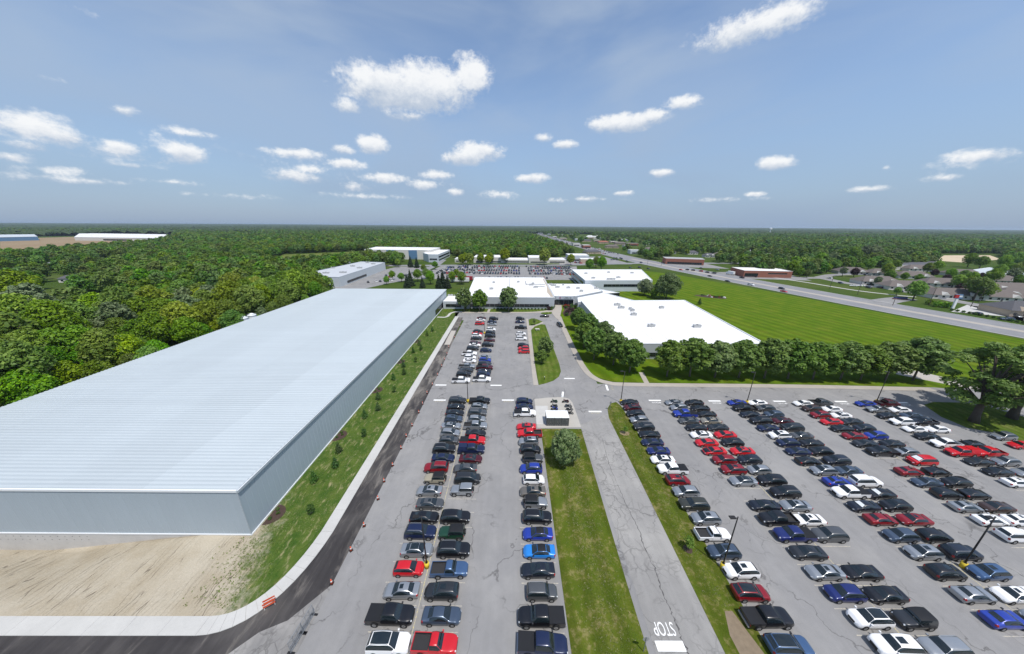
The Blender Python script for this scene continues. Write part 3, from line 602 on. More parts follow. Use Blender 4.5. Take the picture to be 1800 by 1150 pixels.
# grey works behind the trees
gw = building('works_building', 'pale grey metal works with roof vents beyond the warehouse', 'building', [(-178, 246), (-138, 242.5), (-142, 345), (-172, 352)], 8.0, mat('pale_works_cladding', (.50, .54, .565), .55, var=.06, scale=.2), sheet_metal('grey_roof_sheet', (.47, .49, .51), .5, 0, .4, .05), [(1, .12, .5, 1, 3)], ru([(548,479,1.8),(573,480,2),(603,479,2.2),(620,468,1.6),(632,471,1.8),(646,462,1.4),(656,464,1.6),(585,471,1.2),(613,462,1.2)], 8.0, 2.6), copm=M_GUT)
ob('porch', MB().box(-10,-16,0,4,-9,4.2).me('porch', [M_WM]), gw, (-8, -40, 0))
building('works_annex', 'low flat annex at the near corner of the grey works', 'building', gq([(517,508),(541,509),(556,498),(535,497)], 3.6), 3.6, M_WM, copm=M_GUT)
wa = building('white_plant', 'long white plant with two blue panels before the far wood', 'building', [(-215, 455), (-160, 452), (-118, 452), (-116, 505), (-222, 512)], 13.5, M_SIDING)
for x0, x1 in ((-182, -170), (-150, -138)): ob('blue_panel', MB().box(x0-wa.location.x, 451.6-wa.location.y, 1, x1-wa.location.x, 452.4-wa.location.y, 13).me('blue_panel', [M_BLUEP]), wa)
building('plant_offices', 'pale two-storey offices at the right end of the white plant', 'building', [(-113, 419), (-100, 418), (-100, 500), (-122, 500), (-126, 440)], 10.5, M_CLAD, None, [(0, .1, .9, 3, 5), (1, .05, .95, 5.5, 7.5), (1, .05, .95, 1.5, 3.5)])
for i, (x0, x1, hh, y0, dp) in enumerate(((-78, -62, 5, 420, 20), (-52, -12, 7.5, 415, 34), (-12, 24, 4.5, 416, 26), (22, 48, 7.5, 414, 34), (48, 72, 5, 416, 26))):
    building('school_block', ('low pale block at the left end of the white school', 'tall white school block left of the yellow-green tree', 'low link in the middle of the white school', 'tall white school block in the right half', 'low white block at the right end of the school')[i], 'building', [(x0, y0), (x1, y0), (x1, y0+dp), (x0, y0+dp)], hh, M_SIDING, None, [(0, .08, .92, 1, 2.4)], group='blocks of the white school')
building('shop_building', 'two-tier shop with white roof left of the junction trees', 'building', [(80, 440), (108, 440), (110, 470), (80, 470)], 8.5, M_CLAD, M_WROOF, [(0, .1, .9, 1, 3)])
building('brick_shop', 'low tan brick shop with white flat roof near the junction', 'building', [(92, 419), (114, 418), (115, 434), (93, 435)], 5.5, M_TANST, M_WROOF, [(0, .3, .6, .5, 3)])
building('brick_strip_shops', 'red brick strip of shops beyond the wide junction', 'building', [(206, 418), (250, 405), (258, 424), (212, 440)], 7.5, M_BRICK, mat('grey_flat_roof', (.36, .35, .35), .8, var=.2), [(0, .05, .95, .4, 3.2)])
building('pharmacy', 'red brick pharmacy with white flat roof beside the highway', 'building', [(233, 309), (278, 305), (283, 330), (238, 336)], 6.6, M_BRICK, M_WROOF, [(0, .02, .3, .6, 4), (0, .5, .9, 3.6, 4.6)], copm=M_SIDING)
def hip_house(name, label, x, y, L, W, h, rise, rz, roofm, wallm=None, gable=True, group=None):
    t = thing(name, label, 'house', (x, y, 0), rz, group)
    a, b2 = L/2, W/2
    ob('wall', MB().box(-a,-b2,-.1,a,b2,h).me('wall', [wallm or M_SIDING]), t)
    o = .6; A, B = a+o, b2+o; rl = max(.5, a-b2*.9)
    v = [(-A,-B,h),(A,-B,h),(A,B,h),(-A,B,h),(-rl,0,h+rise),(rl,0,h+rise)]
    rf = ob('roof', mesh('roof', v, [(0,1,5,4),(2,3,4,5),(1,2,5),(3,0,4),(3,2,1,0)], [roofm]), t)
    if gable:
        for gx in (-a*.55, a*.55):
            g = [(gx-2.4,-B-.3,h-.1),(gx+2.4,-B-.3,h-.1),(gx,-B-.3,h+2.0),(gx,0,h+2.0)]
            ob('gable', mesh('gable', g, [(0,1,2),(0,2,3),(2,1,3)], [wallm or M_SIDING]), t)
    w = MB().box(-.7,-.05,0,.7,.05,1.3).me('window', [M_GLASS]); k = max(2, int(L/4))
    for i in range(k): ob('window', w, t, (-a+L*(i+.5)/k, -b2-.02, 1.0))
    d = ob('door', MB().box(-.5,-.06,0,.5,.04,2.1).me('door', [M_DSHING]), t, (a*.12, -b2-.02, 0))
    return t
APT = [(1493,481),(1537,499),(1586,508),(1664,523),(1600,489),(1655,503),(1766,512),(1792,523),(1735,526),(1548,484),(1610,476),(1688,485),(1745,497)]
ords = ['first','second','third','fourth','fifth','sixth','seventh','eighth','ninth','tenth','eleventh','twelfth','thirteenth','fourteenth','fifteenth','sixteenth','seventeenth','eighteenth','nineteenth','twentieth']
for i, p in enumerate(sorted(APT)):
    x, y = G(*p); hip_house('apartment_house', 'brown hip-roofed apartment house, %s from the left across the highway' % ords[i], x, y, 30 if p[1] > 495 else 26, 13, 2.9, 4.2, R(-14+rnd.uniform(-6, 6)), M_SHING, group='brown-roofed apartment houses')
FARH = [(1245,452),(1262,450),(1285,455),(1215,447),(1180,446),(1340,462),(1365,466),(1325,452),(1310,447),(1420,452),(1385,447),(1470,452),(1100,434),(1140,440)]
for i, p in enumerate(sorted(FARH)):
    x, y = G(*p); hip_house('suburban_house', 'small pale house among the trees right of the highway, %s from left' % ords[i], x, y, rnd.uniform(14, 22), 10, 3.2, 3.4, rnd.uniform(-.6, .6), rnd.choice((M_DSHING, M_SHING, M_DSHING)), gable=i % 2 == 0, group='houses among the far trees')
for i, p in enumerate(((28,523),(276,512),(330,475),(70,463),(185,470),(100,450))):
    x, y = G(*p); hip_house('estate_house', ('white mobile home on the left lawn', 'blue house with orange-brown roof among the left trees', 'small house glimpsed through the middle of the wood', 'pale house at the far left among trees', 'pale house in the left trees beyond the lawn', 'small far house below the bare field')[i], x, y, 14, 7, 3, 2.2 if i else .6, rnd.uniform(-.3, .3), M_TRIM if i == 0 else (mat('orange_shingle', (.42, .17, .09), .9, var=.15) if i == 1 else M_DSHING), mat('blue_siding', (.33, .45, .55), .8) if i == 1 else None, gable=False)
SHOPS = [(975,418),(990,421),(1018,423),(1035,420),(1048,425),(1062,421),(1078,427),(1095,424),(1110,432),(1120,446),(1142,431),(950,411),(965,413),(985,414),(940,408),(1005,413),(1150,424),(1012,432),(1030,436)]
HSE = [(1190,437),(1225,441),(1268,444),(1298,440),(1320,444),(1350,452),(1375,455),(1400,458),(1445,461),(1460,446),(1510,456),(1405,442),(1180,430),(1250,432),(1335,433),(1290,430),(1500,440),(1560,450),(1605,455),(1430,434)]
EST = [(60,480),(95,470),(150,480),(205,462),(110,455),(40,460),(150,455),(240,455),(180,500),(130,495),(255,478),(20,490)]
M_PALER = mat('pale_flat_roof', (.62, .62, .62), .8, var=.15, scale=.1); M_REDR = mat('red_roof', (.30, .07, .05), .85, var=.15)
def ordw(n): return ords[n] if n < 20 else ('twenty-', 'thirty-', 'forty-')[(n-20)//10]+ords[(n-20) % 10]
for n, p in enumerate(sorted(SHOPS)):
    x, y = G(*p); w_, d_, hh = rnd.uniform(16, 34), rnd.uniform(14, 22), rnd.uniform(4.5, 7)
    building('roadside_shop', 'flat-roofed roadside shop up the highway, %s from the left' % ords[n], 'building', [(x-w_/2, y-d_/2), (x+w_/2, y-d_/2), (x+w_/2, y+d_/2), (x-w_/2, y+d_/2)], hh, rnd.choice((M_TANST, M_SIDING, M_CLAD, M_BRICK)), rnd.choice((M_PALER, M_PALER, M_UNIT, M_DSHING)), [(0, .1, .9, .6, 2.8)], group='roadside shops up the highway', pane=6)
for n, p in enumerate(sorted(HSE)):
    x, y = G(*p); hip_house('woodland_house', 'small house in a gap of the right-hand wood, %s from the left' % ords[n], x, y, rnd.uniform(12, 18), 9, 3.4, 3.2, rnd.uniform(-.6, .6), rnd.choice((M_DSHING, M_SHING, M_PALER, M_UNIT)), gable=False, group='houses in gaps of the right-hand wood')
for n, p in enumerate(sorted(EST)):
    x, y = G(*p); hip_house('estate_house', 'small pale house among the left-hand trees, %s from the left' % ords[n], x, y, rnd.uniform(11, 16), 7, 3.2, 2.4, rnd.uniform(-.6, .6), rnd.choice((M_PALER, M_UNIT, M_DSHING)), gable=False, group='houses among the left-hand trees')
building('long_metal_sheds', 'long low silver-roofed shed at the right edge', 'building', gq([(1690,477),(1800,489),(1860,486),(1740,470)], 5), 5, M_SIDING, sheet_metal('silver_roof', (.5, .54, .57), .5, 0))
building('gable_barns', 'dark-roofed shed with white ends at the building site', 'building', gq([(1560,466),(1640,466),(1650,455),(1570,453)], 6), 6, M_SIDING, M_DSHING)
x, y = G(1790, 556); hip_house('restaurant', 'dark-roofed restaurant at the right edge beside the hedge', x+8, y+4, 26, 16, 3.6, 4.5, R(-14), M_DSHING, M_TANST)
building('distant_factory', 'long low white factory beyond the bare field', 'building', gq([(130,417),(300,419),(292,412),(140,410)], 9), 9, M_SIDING, None, [(0, .3, .6, 1, 5)])
building('distant_blue_warehouse', 'blue walled warehouse at the left edge beyond the field', 'building', gq([(-40,418),(66,416),(60,412),(-40,413)], 10), 10, M_BLUEP, M_CLAD)
building('distant_store', 'wide pale store roof far among the trees', 'building', gq([(1030,416),(1052,416),(1052,414),(1034,414)], 8), 8, M_SIDING)
for i, p in enumerate(((1040,446),(1075,436),(1060,428),(1090,430),(1030,425))):
    x, y = G(*p); hip_house('shop_house', ('dark-roofed shop just beyond the two-tier shop', 'tan roadside store with brown roof', 'red-roofed store right of the highway', 'pale store right of the red roof', 'grey store furthest up the highway')[i], x, y, 30, 15, 4, 3.5, rnd.uniform(-.3, .3), (M_DSHING, M_SHING, M_BRICK, M_SHING, M_DSHING)[i], M_TANST, gable=False)
x, y = G(1353, 409.5); wt = thing('water_tower', 'white water tower on the right horizon', 'water tower', (x*.75, y*.75, 0))
ob('shaft', MB().cyl((0,0), 3, 2.2, 0, 32, 12).me('shaft', [M_TRIM], True), wt)
ob('tank', MB().cyl((0,0), 2.2, 9, 30, 36, 16).cyl((0,0), 9, 9, 36, 40, 16).cyl((0,0), 9, 3, 40, 44, 16).me('tank', [M_TRIM], True), wt)

CARS = {
'An': '''-16.2,87.6 pickup white R cover; -16.0,92.0 suv black R; -15.6,95.0 sedan charcoal R; -15.8,97.7 pickup silver R open; -15.5,102.7 sedan white R; -15.7,105.6 crossover white R; -16.4,109.2 pickup white R; -15.8,114.6 suv charcoal R; -15.4,118.4 sedan white R; -15.4,119.9 suv maroon R; -15.7,126.3 sedan black R; -15.9,129.7 crossover white R; -16.0,132.4 sedan red R; -15.9,135.1 crossover black R; -16.3,147.4 suv red R; -16.4,153.8 sedan white R; -16.4,157.1 sedan maroon R''',
'Bn': '''-9.6,88.5 pickup white R cover; -9.4,92.1 crossover navy R; -9.4,94.3 sedan black R; -9.5,97.1 pickup maroon R cover; -9.7,99.8 suv charcoal R; -9.9,103.3 crossover blue R; -10.1,106.1 sedan silver R; -10.3,112.6 crossover navy R; -10.0,118.5 suv black R; -9.7,124.2 sedan maroon R; -9.8,129.4 suv black R; -10.0,133.8 crossover black R; -10.0,138.4 crossover white R; -10.0,146.9 sedan silver R; -10.3,150.8 sedan navy R; -9.8,156.1 suv black R''',
'A': '''-14.4,22.7 suv white R glassroof; -15.2,25.5 pickup black R cover; -14.8,28.3 sedan silver L; -14.7,31.1 hatch red R; -14.3,33.8 sedan silver R glassroof; -14.6,36.6 suv navy R; -14.7,39.3 sedan black R; -14.4,42.0 sedan grey R sunroof; -15.3,44.8 sedan silver L sunroof; -14.8,47.6 jeep tan L; -15.3,50.5 suv darkred L; -14.5,53.3 sedan navy R; -14.9,56.0 suv black R; -14.3,58.8 crossover grey R; -14.6,61.5 crossover silver R; -14.9,64.3 sedan silver R sunroof; -14.8,67.1 crossover slate R; -15.0,69.8 sedan black R; -15.2,72.6 sedan black R; -15.3,75.7 suv charcoal R''',
'B': '''-8.9,22.7 oldpickup red R open; -8.7,25.5 sedan slate R; -9.3,28.2 crossover charcoal L sunroof; -8.8,31.0 oldpickup steelblue R open; -8.7,33.8 suv black R; -9.4,36.5 jeep green L; -9.4,39.3 suv black R; -9.1,44.9 jeep silver L hard; -8.5,47.7 minivan charcoal R; -9.4,50.4 sedan grey L; -8.6,53.1 sedan maroon R sunroof; -8.8,55.9 pickup navy R cap; -8.9,58.8 pickup red R cover; -8.5,61.5 sedan black R; -8.9,64.3 pickup silver R open; -8.8,67.0 crossover silver R; -9.0,69.8 suv grey R; -8.8,72.7 crossover silver R; -9.0,75.7 pickup black R cover''',
'Cn': '''4.8,111.7 crossover red L; 4.8,115.0 crossover red L; 4.8,118.3 crossover black R; 4.1,126.4 suv white R; 4.2,132.6 crossover white R; 4.4,141.7 pickup black R open; 4.1,150.9 sedan navy R; 4.4,156.7 crossover black R''',
'C': '''3.9,22.7 pickup navy R cover; 4.0,25.4 pickup black L cover; 4.3,28.2 boxcar grey R rails; 4.0,31.0 sedan navyblack L; 4.4,33.7 sedan brightblue L blackroof; 4.4,36.5 sedan blue L blackroof; 4.5,39.4 suv black R rails; 4.4,42.3 jeep silver R; 4.1,44.8 sedan bronze L sunroof; 4.5,47.6 hatch white R; 4.1,50.4 crossover blue L rails; 4.6,53.2 jeep grey R; 4.3,56.0 crossover black R; 4.0,58.7 crossover silver L; 4.4,61.5 pickup red L open; 3.7,64.2 sedan red L sunroof; 3.6,69.9 pickup white R cover; 3.6,72.9 sedan navy R; 3.7,75.6 crossover navy R''',
'D': '''33.2,22.7 suv steelblue R glassroof; 32.8,25.5 pickup black R cover; 32.8,28.3 crossover darkred R glassroof; 33.4,31.1 crossover white L sunroof; 32.7,33.8 crossover slate L sunroof; 32.8,36.6 oldpickup white R open; 33.3,39.4 crossover silver L sunroof; 32.8,42.1 suv olive L; 32.9,44.9 crossover silver L; 32.8,47.6 crossover darkred R; 33.1,50.5 pickup white L cover; 32.4,53.2 sedan white L sunroof; 32.7,55.9 sedan navyblue L; 32.6,58.7 sedan navy L; 33.1,61.5 sedan black L; 32.9,64.3 suv charcoal L; 32.9,67.2 crossover silver L rails; 33.0,69.9 crossover black L; 33.2,72.8 crossover maroon L; 33.4,75.5 sedan black L''',
'E': '''46.0,22.8 suv white L sunroof; 45.9,25.5 crossover white L glassroof; 45.5,28.3 crossover navyblue L; 45.5,31.0 sedan silver L sunroof; 45.6,33.8 sedan charcoal L; 45.9,36.6 pickup navyblue L cover; 45.6,39.4 pickup black L open; 45.4,42.1 sedan navyblack L; 45.6,47.6 sedan silver L glassroof; 45.6,50.5 crossover darkred L; 45.5,53.2 crossover darkred L; 45.2,56.0 sedan red L blackhood; 45.1,58.7 sedan red L; 45.5,61.5 sedan white L sunroof; 45.9,64.3 sedan black L; 45.6,67.1 sedan grey L; 46.1,70.0 pickup blue L cover; 46.1,73.0 crossover silver L; 46.1,75.6 sedan silver L''',
'F': '''51.5,22.6 suv silver L rails; 51.4,25.4 jeep charcoal L; 51.0,28.2 sedan black L; 50.8,31.0 sedan black L; 51.6,36.6 suv grey L; 50.8,39.3 sedan white L sunroof; 51.0,42.1 sedan silver L sunroof; 51.5,44.9 suv black L; 51.2,47.7 suv black L; 50.9,50.5 hatch silver L; 51.0,53.3 crossover navyblack L; 51.4,56.0 sedan red L; 51.1,58.8 crossover black L; 51.3,61.6 sedan red L; 51.3,64.4 sedan charcoal L; 51.3,67.2 sedan champagne L sunroof; 51.8,70.0 sedan black L; 51.8,72.8 sedan black L; 51.8,75.6 sedan black L''',
'Gr': '''63.2,25.5 sedan blue R; 63.2,28.3 sedan silver R; 63.2,31.1 crossover black R; 63.4,33.9 crossover silver L sunroof; 63.2,36.6 crossover slate L; 63.4,39.5 sedan darkred R; 63.2,42.1 sedan navyblack L shade; 63.8,45.0 pickup white L cover; 64.1,47.6 sedan blue R; 64.0,50.4 crossover silver L sunroof; 63.5,53.1 sedan black R; 63.8,56.0 sedan navy L; 63.9,58.8 crossover navy L; 64.2,61.5 crossover white L sunroof; 63.7,64.3 sedan navy L; 64.1,67.2 suv black L; 63.5,70.0 sedan navyblack L; 64.1,72.9 pickup black L open; 63.9,75.7 sedan blue L''',
'Hr': '''68.8,25.7 sedan silver L; 68.8,28.3 sedan white L sunroof; 69.3,31.1 crossover steelblue L sunroof; 69.3,33.9 suv navyblack R; 68.8,36.6 crossover black R; 69.0,39.5 sedan darkred L sunroof; 69.0,42.2 crossover black L; 69.2,44.8 sedan black L shade; 69.6,47.6 suburban white R; 69.2,50.5 sedan slate L; 69.5,53.2 suv navyblack L; 68.8,56.0 crossover black L; 69.3,58.8 sedan black L; 69.5,61.5 sedan grey L; 69.8,64.5 minivan charcoal L; 69.8,67.3 sedan maroon L; 69.8,70.1 crossover slate L; 69.8,72.9 crossover grey L; 69.8,75.7 sedan white L''',
'I': '''82.1,36.7 suv white R; 82.1,39.5 sedan white R; 81.6,42.1 sedan silver R; 82.0,44.9 crossover black R; 81.6,47.6 sedan slate L; 81.7,50.4 sedan darkred R; 82.6,56.1 pickup black L cover; 81.8,58.8 sedan charcoal L; 82.1,61.5 sedan darkred L; 82.1,64.3 sedan black L; 82.2,67.1 sedan red L; 82.1,70.0 crossover darkred L; 82.6,73.0 crossover brown L; 82.6,75.6 sedan white L''',
'J': '''87.1,39.5 sedan white R sunroof; 87.0,42.1 sedan brown L; 87.2,44.9 sedan black R; 87.3,47.6 crossover black L; 87.4,50.4 sedan black R; 88.0,53.4 minivan red L shade; 88.0,56.1 hatch silver L; 87.9,58.8 sedan black L; 87.4,61.6 crossover blue L; 87.6,64.4 crossover navyblack L; 87.5,67.2 sedan charcoal L; 87.5,69.9 sedan white L; 88.0,72.8 sedan white L; 88.0,75.9 pickup grey R open''',
'K': '''99.6,47.7 sedan white R; 99.9,50.5 sedan black L; 100.1,53.3 sedan charcoal L; 100.2,56.1 pickup red L cap; 100.5,58.9 pickup white L open; 99.6,61.6 sedan black L; 100.1,64.3 sedan white L; 100.3,67.2 suv white L; 100.0,69.9 sedan black L; 100.5,72.8 oldpickup silver L open; 100.4,75.7 sedan blue L''',
'L': '''105.8,50.4 sedan silver L; 105.8,53.3 crossover silver L; 106.4,56.1 pickup red L open; 106.3,58.9 sedan black L; 105.8,64.3 sedan white L; 106.2,67.3 pickup navyblack L open; 106.4,70.1 sedan slate L; 106.5,72.7 sedan white L; 106.8,75.8 pickup maroon R open''',
'M': '''117.7,58.7 sedan red L; 118.2,61.7 crossover silver L rails''',
'X': '''24.0,146.2 suv black D; 17.9,162.1 sedan black L''',
}
# ------------------------------------------------------------------ vehicles
def pch(xs, ys, q):                        # monotone cubic through the stations
    xs, ys, q = map(lambda a: np.asarray(a, float), (xs, ys, q)); h = np.diff(xs); d = np.diff(ys)/h; n = len(xs); m = np.zeros(n)
    for i in range(1, n-1):
        if d[i-1]*d[i] > 0:
            w1, w2 = 2*h[i]+h[i-1], h[i]+2*h[i-1]; m[i] = (w1+w2)/(w1/d[i-1]+w2/d[i])
    m[0], m[-1] = d[0]*.6, d[-1]*.6
    k = np.clip(np.searchsorted(xs, q)-1, 0, n-2); t = (q-xs[k])/h[k]
    return (2*t**3-3*t**2+1)*ys[k]+(t**3-2*t**2+t)*h[k]*m[k]+(-2*t**3+3*t**2)*ys[k+1]+(t**3-t**2)*h[k]*m[k+1]
KIND = dict(  # length, half width, height, belt, hood, deck, rear end, rear glass foot, roof rear, roof front, cowl, roof half width, wheel radius, front axle, rear axle
 sedan=(4.85,.92,1.45,.95,.93,1.06,-2.42,-1.72,-.98,.30,1.16,.58,.33,1.47,-1.40), hatch=(4.25,.90,1.50,.98,.96,1.10,-2.12,-2.00,-1.52,.25,1.10,.60,.32,1.25,-1.32),
 crossover=(4.62,.93,1.68,1.06,1.06,1.16,-2.31,-2.18,-1.62,.28,1.14,.63,.36,1.38,-1.36), suv=(4.95,.99,1.79,1.14,1.16,1.22,-2.47,-2.36,-1.92,.30,1.12,.68,.38,1.50,-1.45),
 suburban=(5.6,1.02,1.90,1.18,1.20,1.25,-2.8,-2.70,-2.35,.45,1.25,.72,.40,1.80,-1.55), minivan=(5.1,.99,1.76,1.05,1.08,1.15,-2.55,-2.45,-2.05,.55,1.75,.70,.35,1.60,-1.45),
 boxcar=(4.15,.90,1.62,1.05,1.06,1.12,-2.07,-2.00,-1.80,.40,1.02,.66,.33,1.25,-1.30), jeep=(4.35,.92,1.85,1.14,1.18,1.20,-1.95,-1.90,-1.78,.32,.62,.74,.41,1.42,-1.25),
 pickup=(5.85,1.01,1.92,1.20,1.20,1.20,-.98,-.95,-.80,.72,1.42,.72,.41,1.95,-1.75), oldpickup=(5.3,.96,1.72,1.10,1.10,1.10,-.58,-.55,-.42,.42,1.02,.66,.38,1.70,-1.50))
class Shape:
    def __init__(s, k):
        L, W, H, B, HD, DK, xe, xr0, xr1, xf1, xf0, rw, wr, fa, ra = KIND[k]; s.k = k; s.p = KIND[k]
        jeep = k == 'jeep'; trk = k in ('pickup', 'oldpickup'); nb = .5 if not jeep else .75
        zb = .24 if not (trk or jeep or k in ('suv', 'suburban')) else .34; F = L/2
        blunt = trk or jeep or k in ('suburban', 'suv', 'boxcar')
        nz = .14 if blunt else .26
        S = [ # x, zb, wb, zm, wm, zs, ws, ze, we, zc
         (xe,      zb+.14, W*(.66 if not trk else .9), .60, W*(.70 if not trk else .98), DK-.20, W*(.66 if not trk else .9), DK-.14, rw*.92, DK-.12),
         (xe+.10 if not trk else xe+.015, zb+.02, W*.88, .60, W*.97, DK-.07, W*.89, DK-.02, rw*.98, DK),
         (xr0,     zb, W*.92, .58, W*.99, B+.02, W*.92, DK+.02, rw*1.04, DK+.03),
         (xr1,     zb, W*.94, .58, W, B+.02, W*.93, H-.12, rw*.93, H-.06),
         ((xr1+xf1)/2, zb, W*.94, .58, W, B, W*.93, H-.05, rw, H),
         (xf1,     zb, W*.94, .58, W, B-.02, W*.93, H-.11, rw*.95, H-.045),
         (xf0,     zb, W*.94, .58, W, B-.04, W*.925, HD+.02, W*.82, HD+.05),
         ((xf0+F)/2+.1, zb, W*.92, .58, W*.99, HD-.07, W*.90, HD-.01-nz*.15, W*.74, HD+.035-nz*.15),
         (F-.20,   zb+.02, W*.84, .55, W*.90, HD-.06-nz, W*.79, HD-nz+.01, W*.66, HD-nz+.035),
         (F,       zb+.12, W*(.56 if not blunt else .74), .52, W*(.60 if not blunt else .77), HD-.16-nz*1.25, W*(.52 if not blunt else .70), HD-.10-nz*1.3, W*(.40 if not blunt else .56), HD-.08-nz*1.25)]
        S = np.array(S); n = len(S); ui = np.arange(n); s.uq = np.linspace(0, n-1, (n-1)*6+1)
        T = {}
        def col_(j): return pch(ui, S[:, j], s.uq)
        x = col_(0)
        pts = [(col_(2), col_(1)), (col_(4), col_(3)), (col_(6), col_(5)), (col_(8), col_(7)), (col_(8)*.55, col_(7)*.25+col_(9)*.75), (col_(8)*0, col_(9))]
        vq = np.linspace(0, 5, 31); ys = np.zeros((len(x), 31)); zs = np.zeros((len(x), 31))
        for i in range(len(x)):
            ys[i] = pch(np.arange(6), [p[0][i] for p in pts], vq); zs[i] = pch(np.arange(6), [p[1][i] for p in pts], vq)
        s.x, s.y, s.z, s.vq = x, ys, zs, vq
    def at(s, u, v):
        sg = 1.0
        if v > 5: v = 10-v; sg = -1.0
        fu = np.clip(u*6, 0, len(s.x)-1.0001); fv = np.clip(v*6, 0, 29.9999); i, j = int(fu), int(fv); a, b = fu-i, fv-j
        w = ((1-a)*(1-b), a*(1-b), (1-a)*b, a*b); g = lambda A: w[0]*A[i, j]+w[1]*A[i+1, j]+w[2]*A[i, j+1]+w[3]*A[i+1, j+1]
        return np.array(((1-a)*s.x[i]+a*s.x[i+1], sg*g(s.y), g(s.z)))
    def patch(s, u0, u1, v0, v1, nu, nv, off, name, m, taper=0.0):
        V, Fc = [], []
        for i in range(nu+1):
            for j in range(nv+1):
                u = u0+(u1-u0)*i/nu; c = (v0+v1)/2; v = c+(v0-c+(v1-v0)*j/nv)*(1-taper*i/nu)
                p = s.at(u, v); e = .05
                du = s.at(min(9, u+e), v)-s.at(max(0, u-e), v); dv = s.at(u, min(10, v+e))-s.at(u, max(0, v-e))
                nrm = np.cross(dv, du); l = np.linalg.norm(nrm); nrm = nrm/l if l > 1e-9 else np.array((0, 0, 1.))
                if nrm[1]*p[1] < -1e-4 and abs(nrm[1]) > abs(nrm[2]): nrm = -nrm
                if abs(nrm[1]) <= abs(nrm[2]) and nrm[2] < 0: nrm = -nrm
                V.append(tuple(p+nrm*off))
        for i in range(nu):
            for j in range(nv):
                a = i*(nv+1)+j; Fc.append((a, a+1, a+nv+2, a+nv+1))
        return mesh(name, V, Fc, [m], True)
def paintm(name, c, metal=.0, rough=.28):
    m, nt, b = newmat('car_paint_'+name); b.inputs['Base Color'].default_value = (*c, 1); b.inputs['Metallic'].default_value = metal; b.inputs['Roughness'].default_value = rough
    b.inputs['Coat Weight'].default_value = .55; b.inputs['Coat Roughness'].default_value = .04
    t = nt.nodes.new('ShaderNodeTexCoord'); n = noise(nt, t.outputs['Object'], 1.4, 4, .6)
    r = mth(nt, 'MULTIPLY_ADD', n, .25, rough-.08); lk(nt, r, b.inputs['Roughness'])
    sp = nt.nodes.new('ShaderNodeSeparateXYZ'); lk(nt, t.outputs['Object'], sp.inputs[0])
    dust = mth(nt, 'MULTIPLY', smooth(nt, mth(nt, 'ADD', sp.outputs[2], mth(nt, 'MULTIPLY', n, .4)), .85, .35), .13)
    lk(nt, mixc(nt, dust, c, (.16, .15, .135)), b.inputs['Base Color']); return m
PC = dict(black=((.006,.006,.008),0), navyblack=((.008,.011,.02),0), charcoal=((.028,.031,.036),.3), grey=((.11,.115,.12),.5), silver=((.36,.38,.40),.6), white=((.80,.80,.80),0), red=((.50,.008,.015),0), darkred=((.22,.006,.012),.1),
 maroon=((.075,.006,.012),.2), navy=((.010,.018,.06),.2), navyblue=((.012,.022,.13),.2), blue=((.018,.045,.33),.2), brightblue=((.02,.21,.62),.1), slate=((.075,.105,.155),.5), steelblue=((.06,.12,.24),.4), green=((.012,.055,.03),.2),
 olive=((.055,.057,.045),.4), tan=((.30,.27,.20),0), bronze=((.20,.18,.155),.5), champagne=((.36,.33,.27),.5), brown=((.06,.035,.028),.3))
PM = {k: paintm(k, *v) for k, v in PC.items()}
CN = dict(navyblack='blackish-navy', darkred='dark red', navyblue='deep blue', brightblue='bright sky-blue', slate='slate-blue', steelblue='steel-blue', champagne='champagne gold')
M_CG = mat('car_glass', (.010, .016, .019), .05, spec=.7, var=0, coat=.5); M_TYRE = mat('tyre_rubber', (.012, .012, .013), .85, var=0); M_RIM = mat('alloy_rim', (.40, .41, .42), .35, .8, var=0)
M_HL = mat('headlamp_lens', (.62, .65, .68), .12, spec=.8, var=0); M_TL = mat('tail_lamp', (.33, .008, .01), .2, spec=.7, var=0); M_BLK = mat('black_trim', (.012, .012, .013), .5, var=0)
M_VINYL = mat('black_vinyl', (.014, .015, .018), .6, var=.2, scale=3, spec=.25); M_RAIL = mat('roof_rail_metal', (.45, .46, .47), .35, .6, var=0); M_SHADE = mat('white_sunshade', (.72, .75, .76), .4, var=.1, scale=4); M_BEDL = mat('bed_liner', (.022, .022, .024), .8, var=.3, scale=2)
def wheel_me(r, w=.22):
    b = MB(); n = 18
    rings = [(r*.62, w*.5), (r*.93, w*.5), (r, w*.32), (r, -w*.32), (r*.93, -w*.5), (0.001, -w*.5)]
    prof = [(0.001, w*.40, 1), (r*.55, w*.44, 1), (r*.66, w*.40, 1), (r*.68, w*.5, 0), (r*.93, w*.5, 0), (r, w*.30, 0), (r, -w*.5, 0), (.001, -w*.5, 0)]
    for i, (rr, yy, mi) in enumerate(prof):
        for k in range(n): a = 2*math.pi*k/n; b.v.append((rr*math.cos(a), -yy, rr*math.sin(a)))
    for i in range(len(prof)-1):
        for k in range(n):
            j = (k+1) % n; b.f.append((i*n+k, i*n+j, (i+1)*n+j, (i+1)*n+k)); b.m.append(1 if prof[i+1][2] and prof[i][2] else 0)
    return b.me('wheel', [M_TYRE, M_RIM], True)
CARP = {}
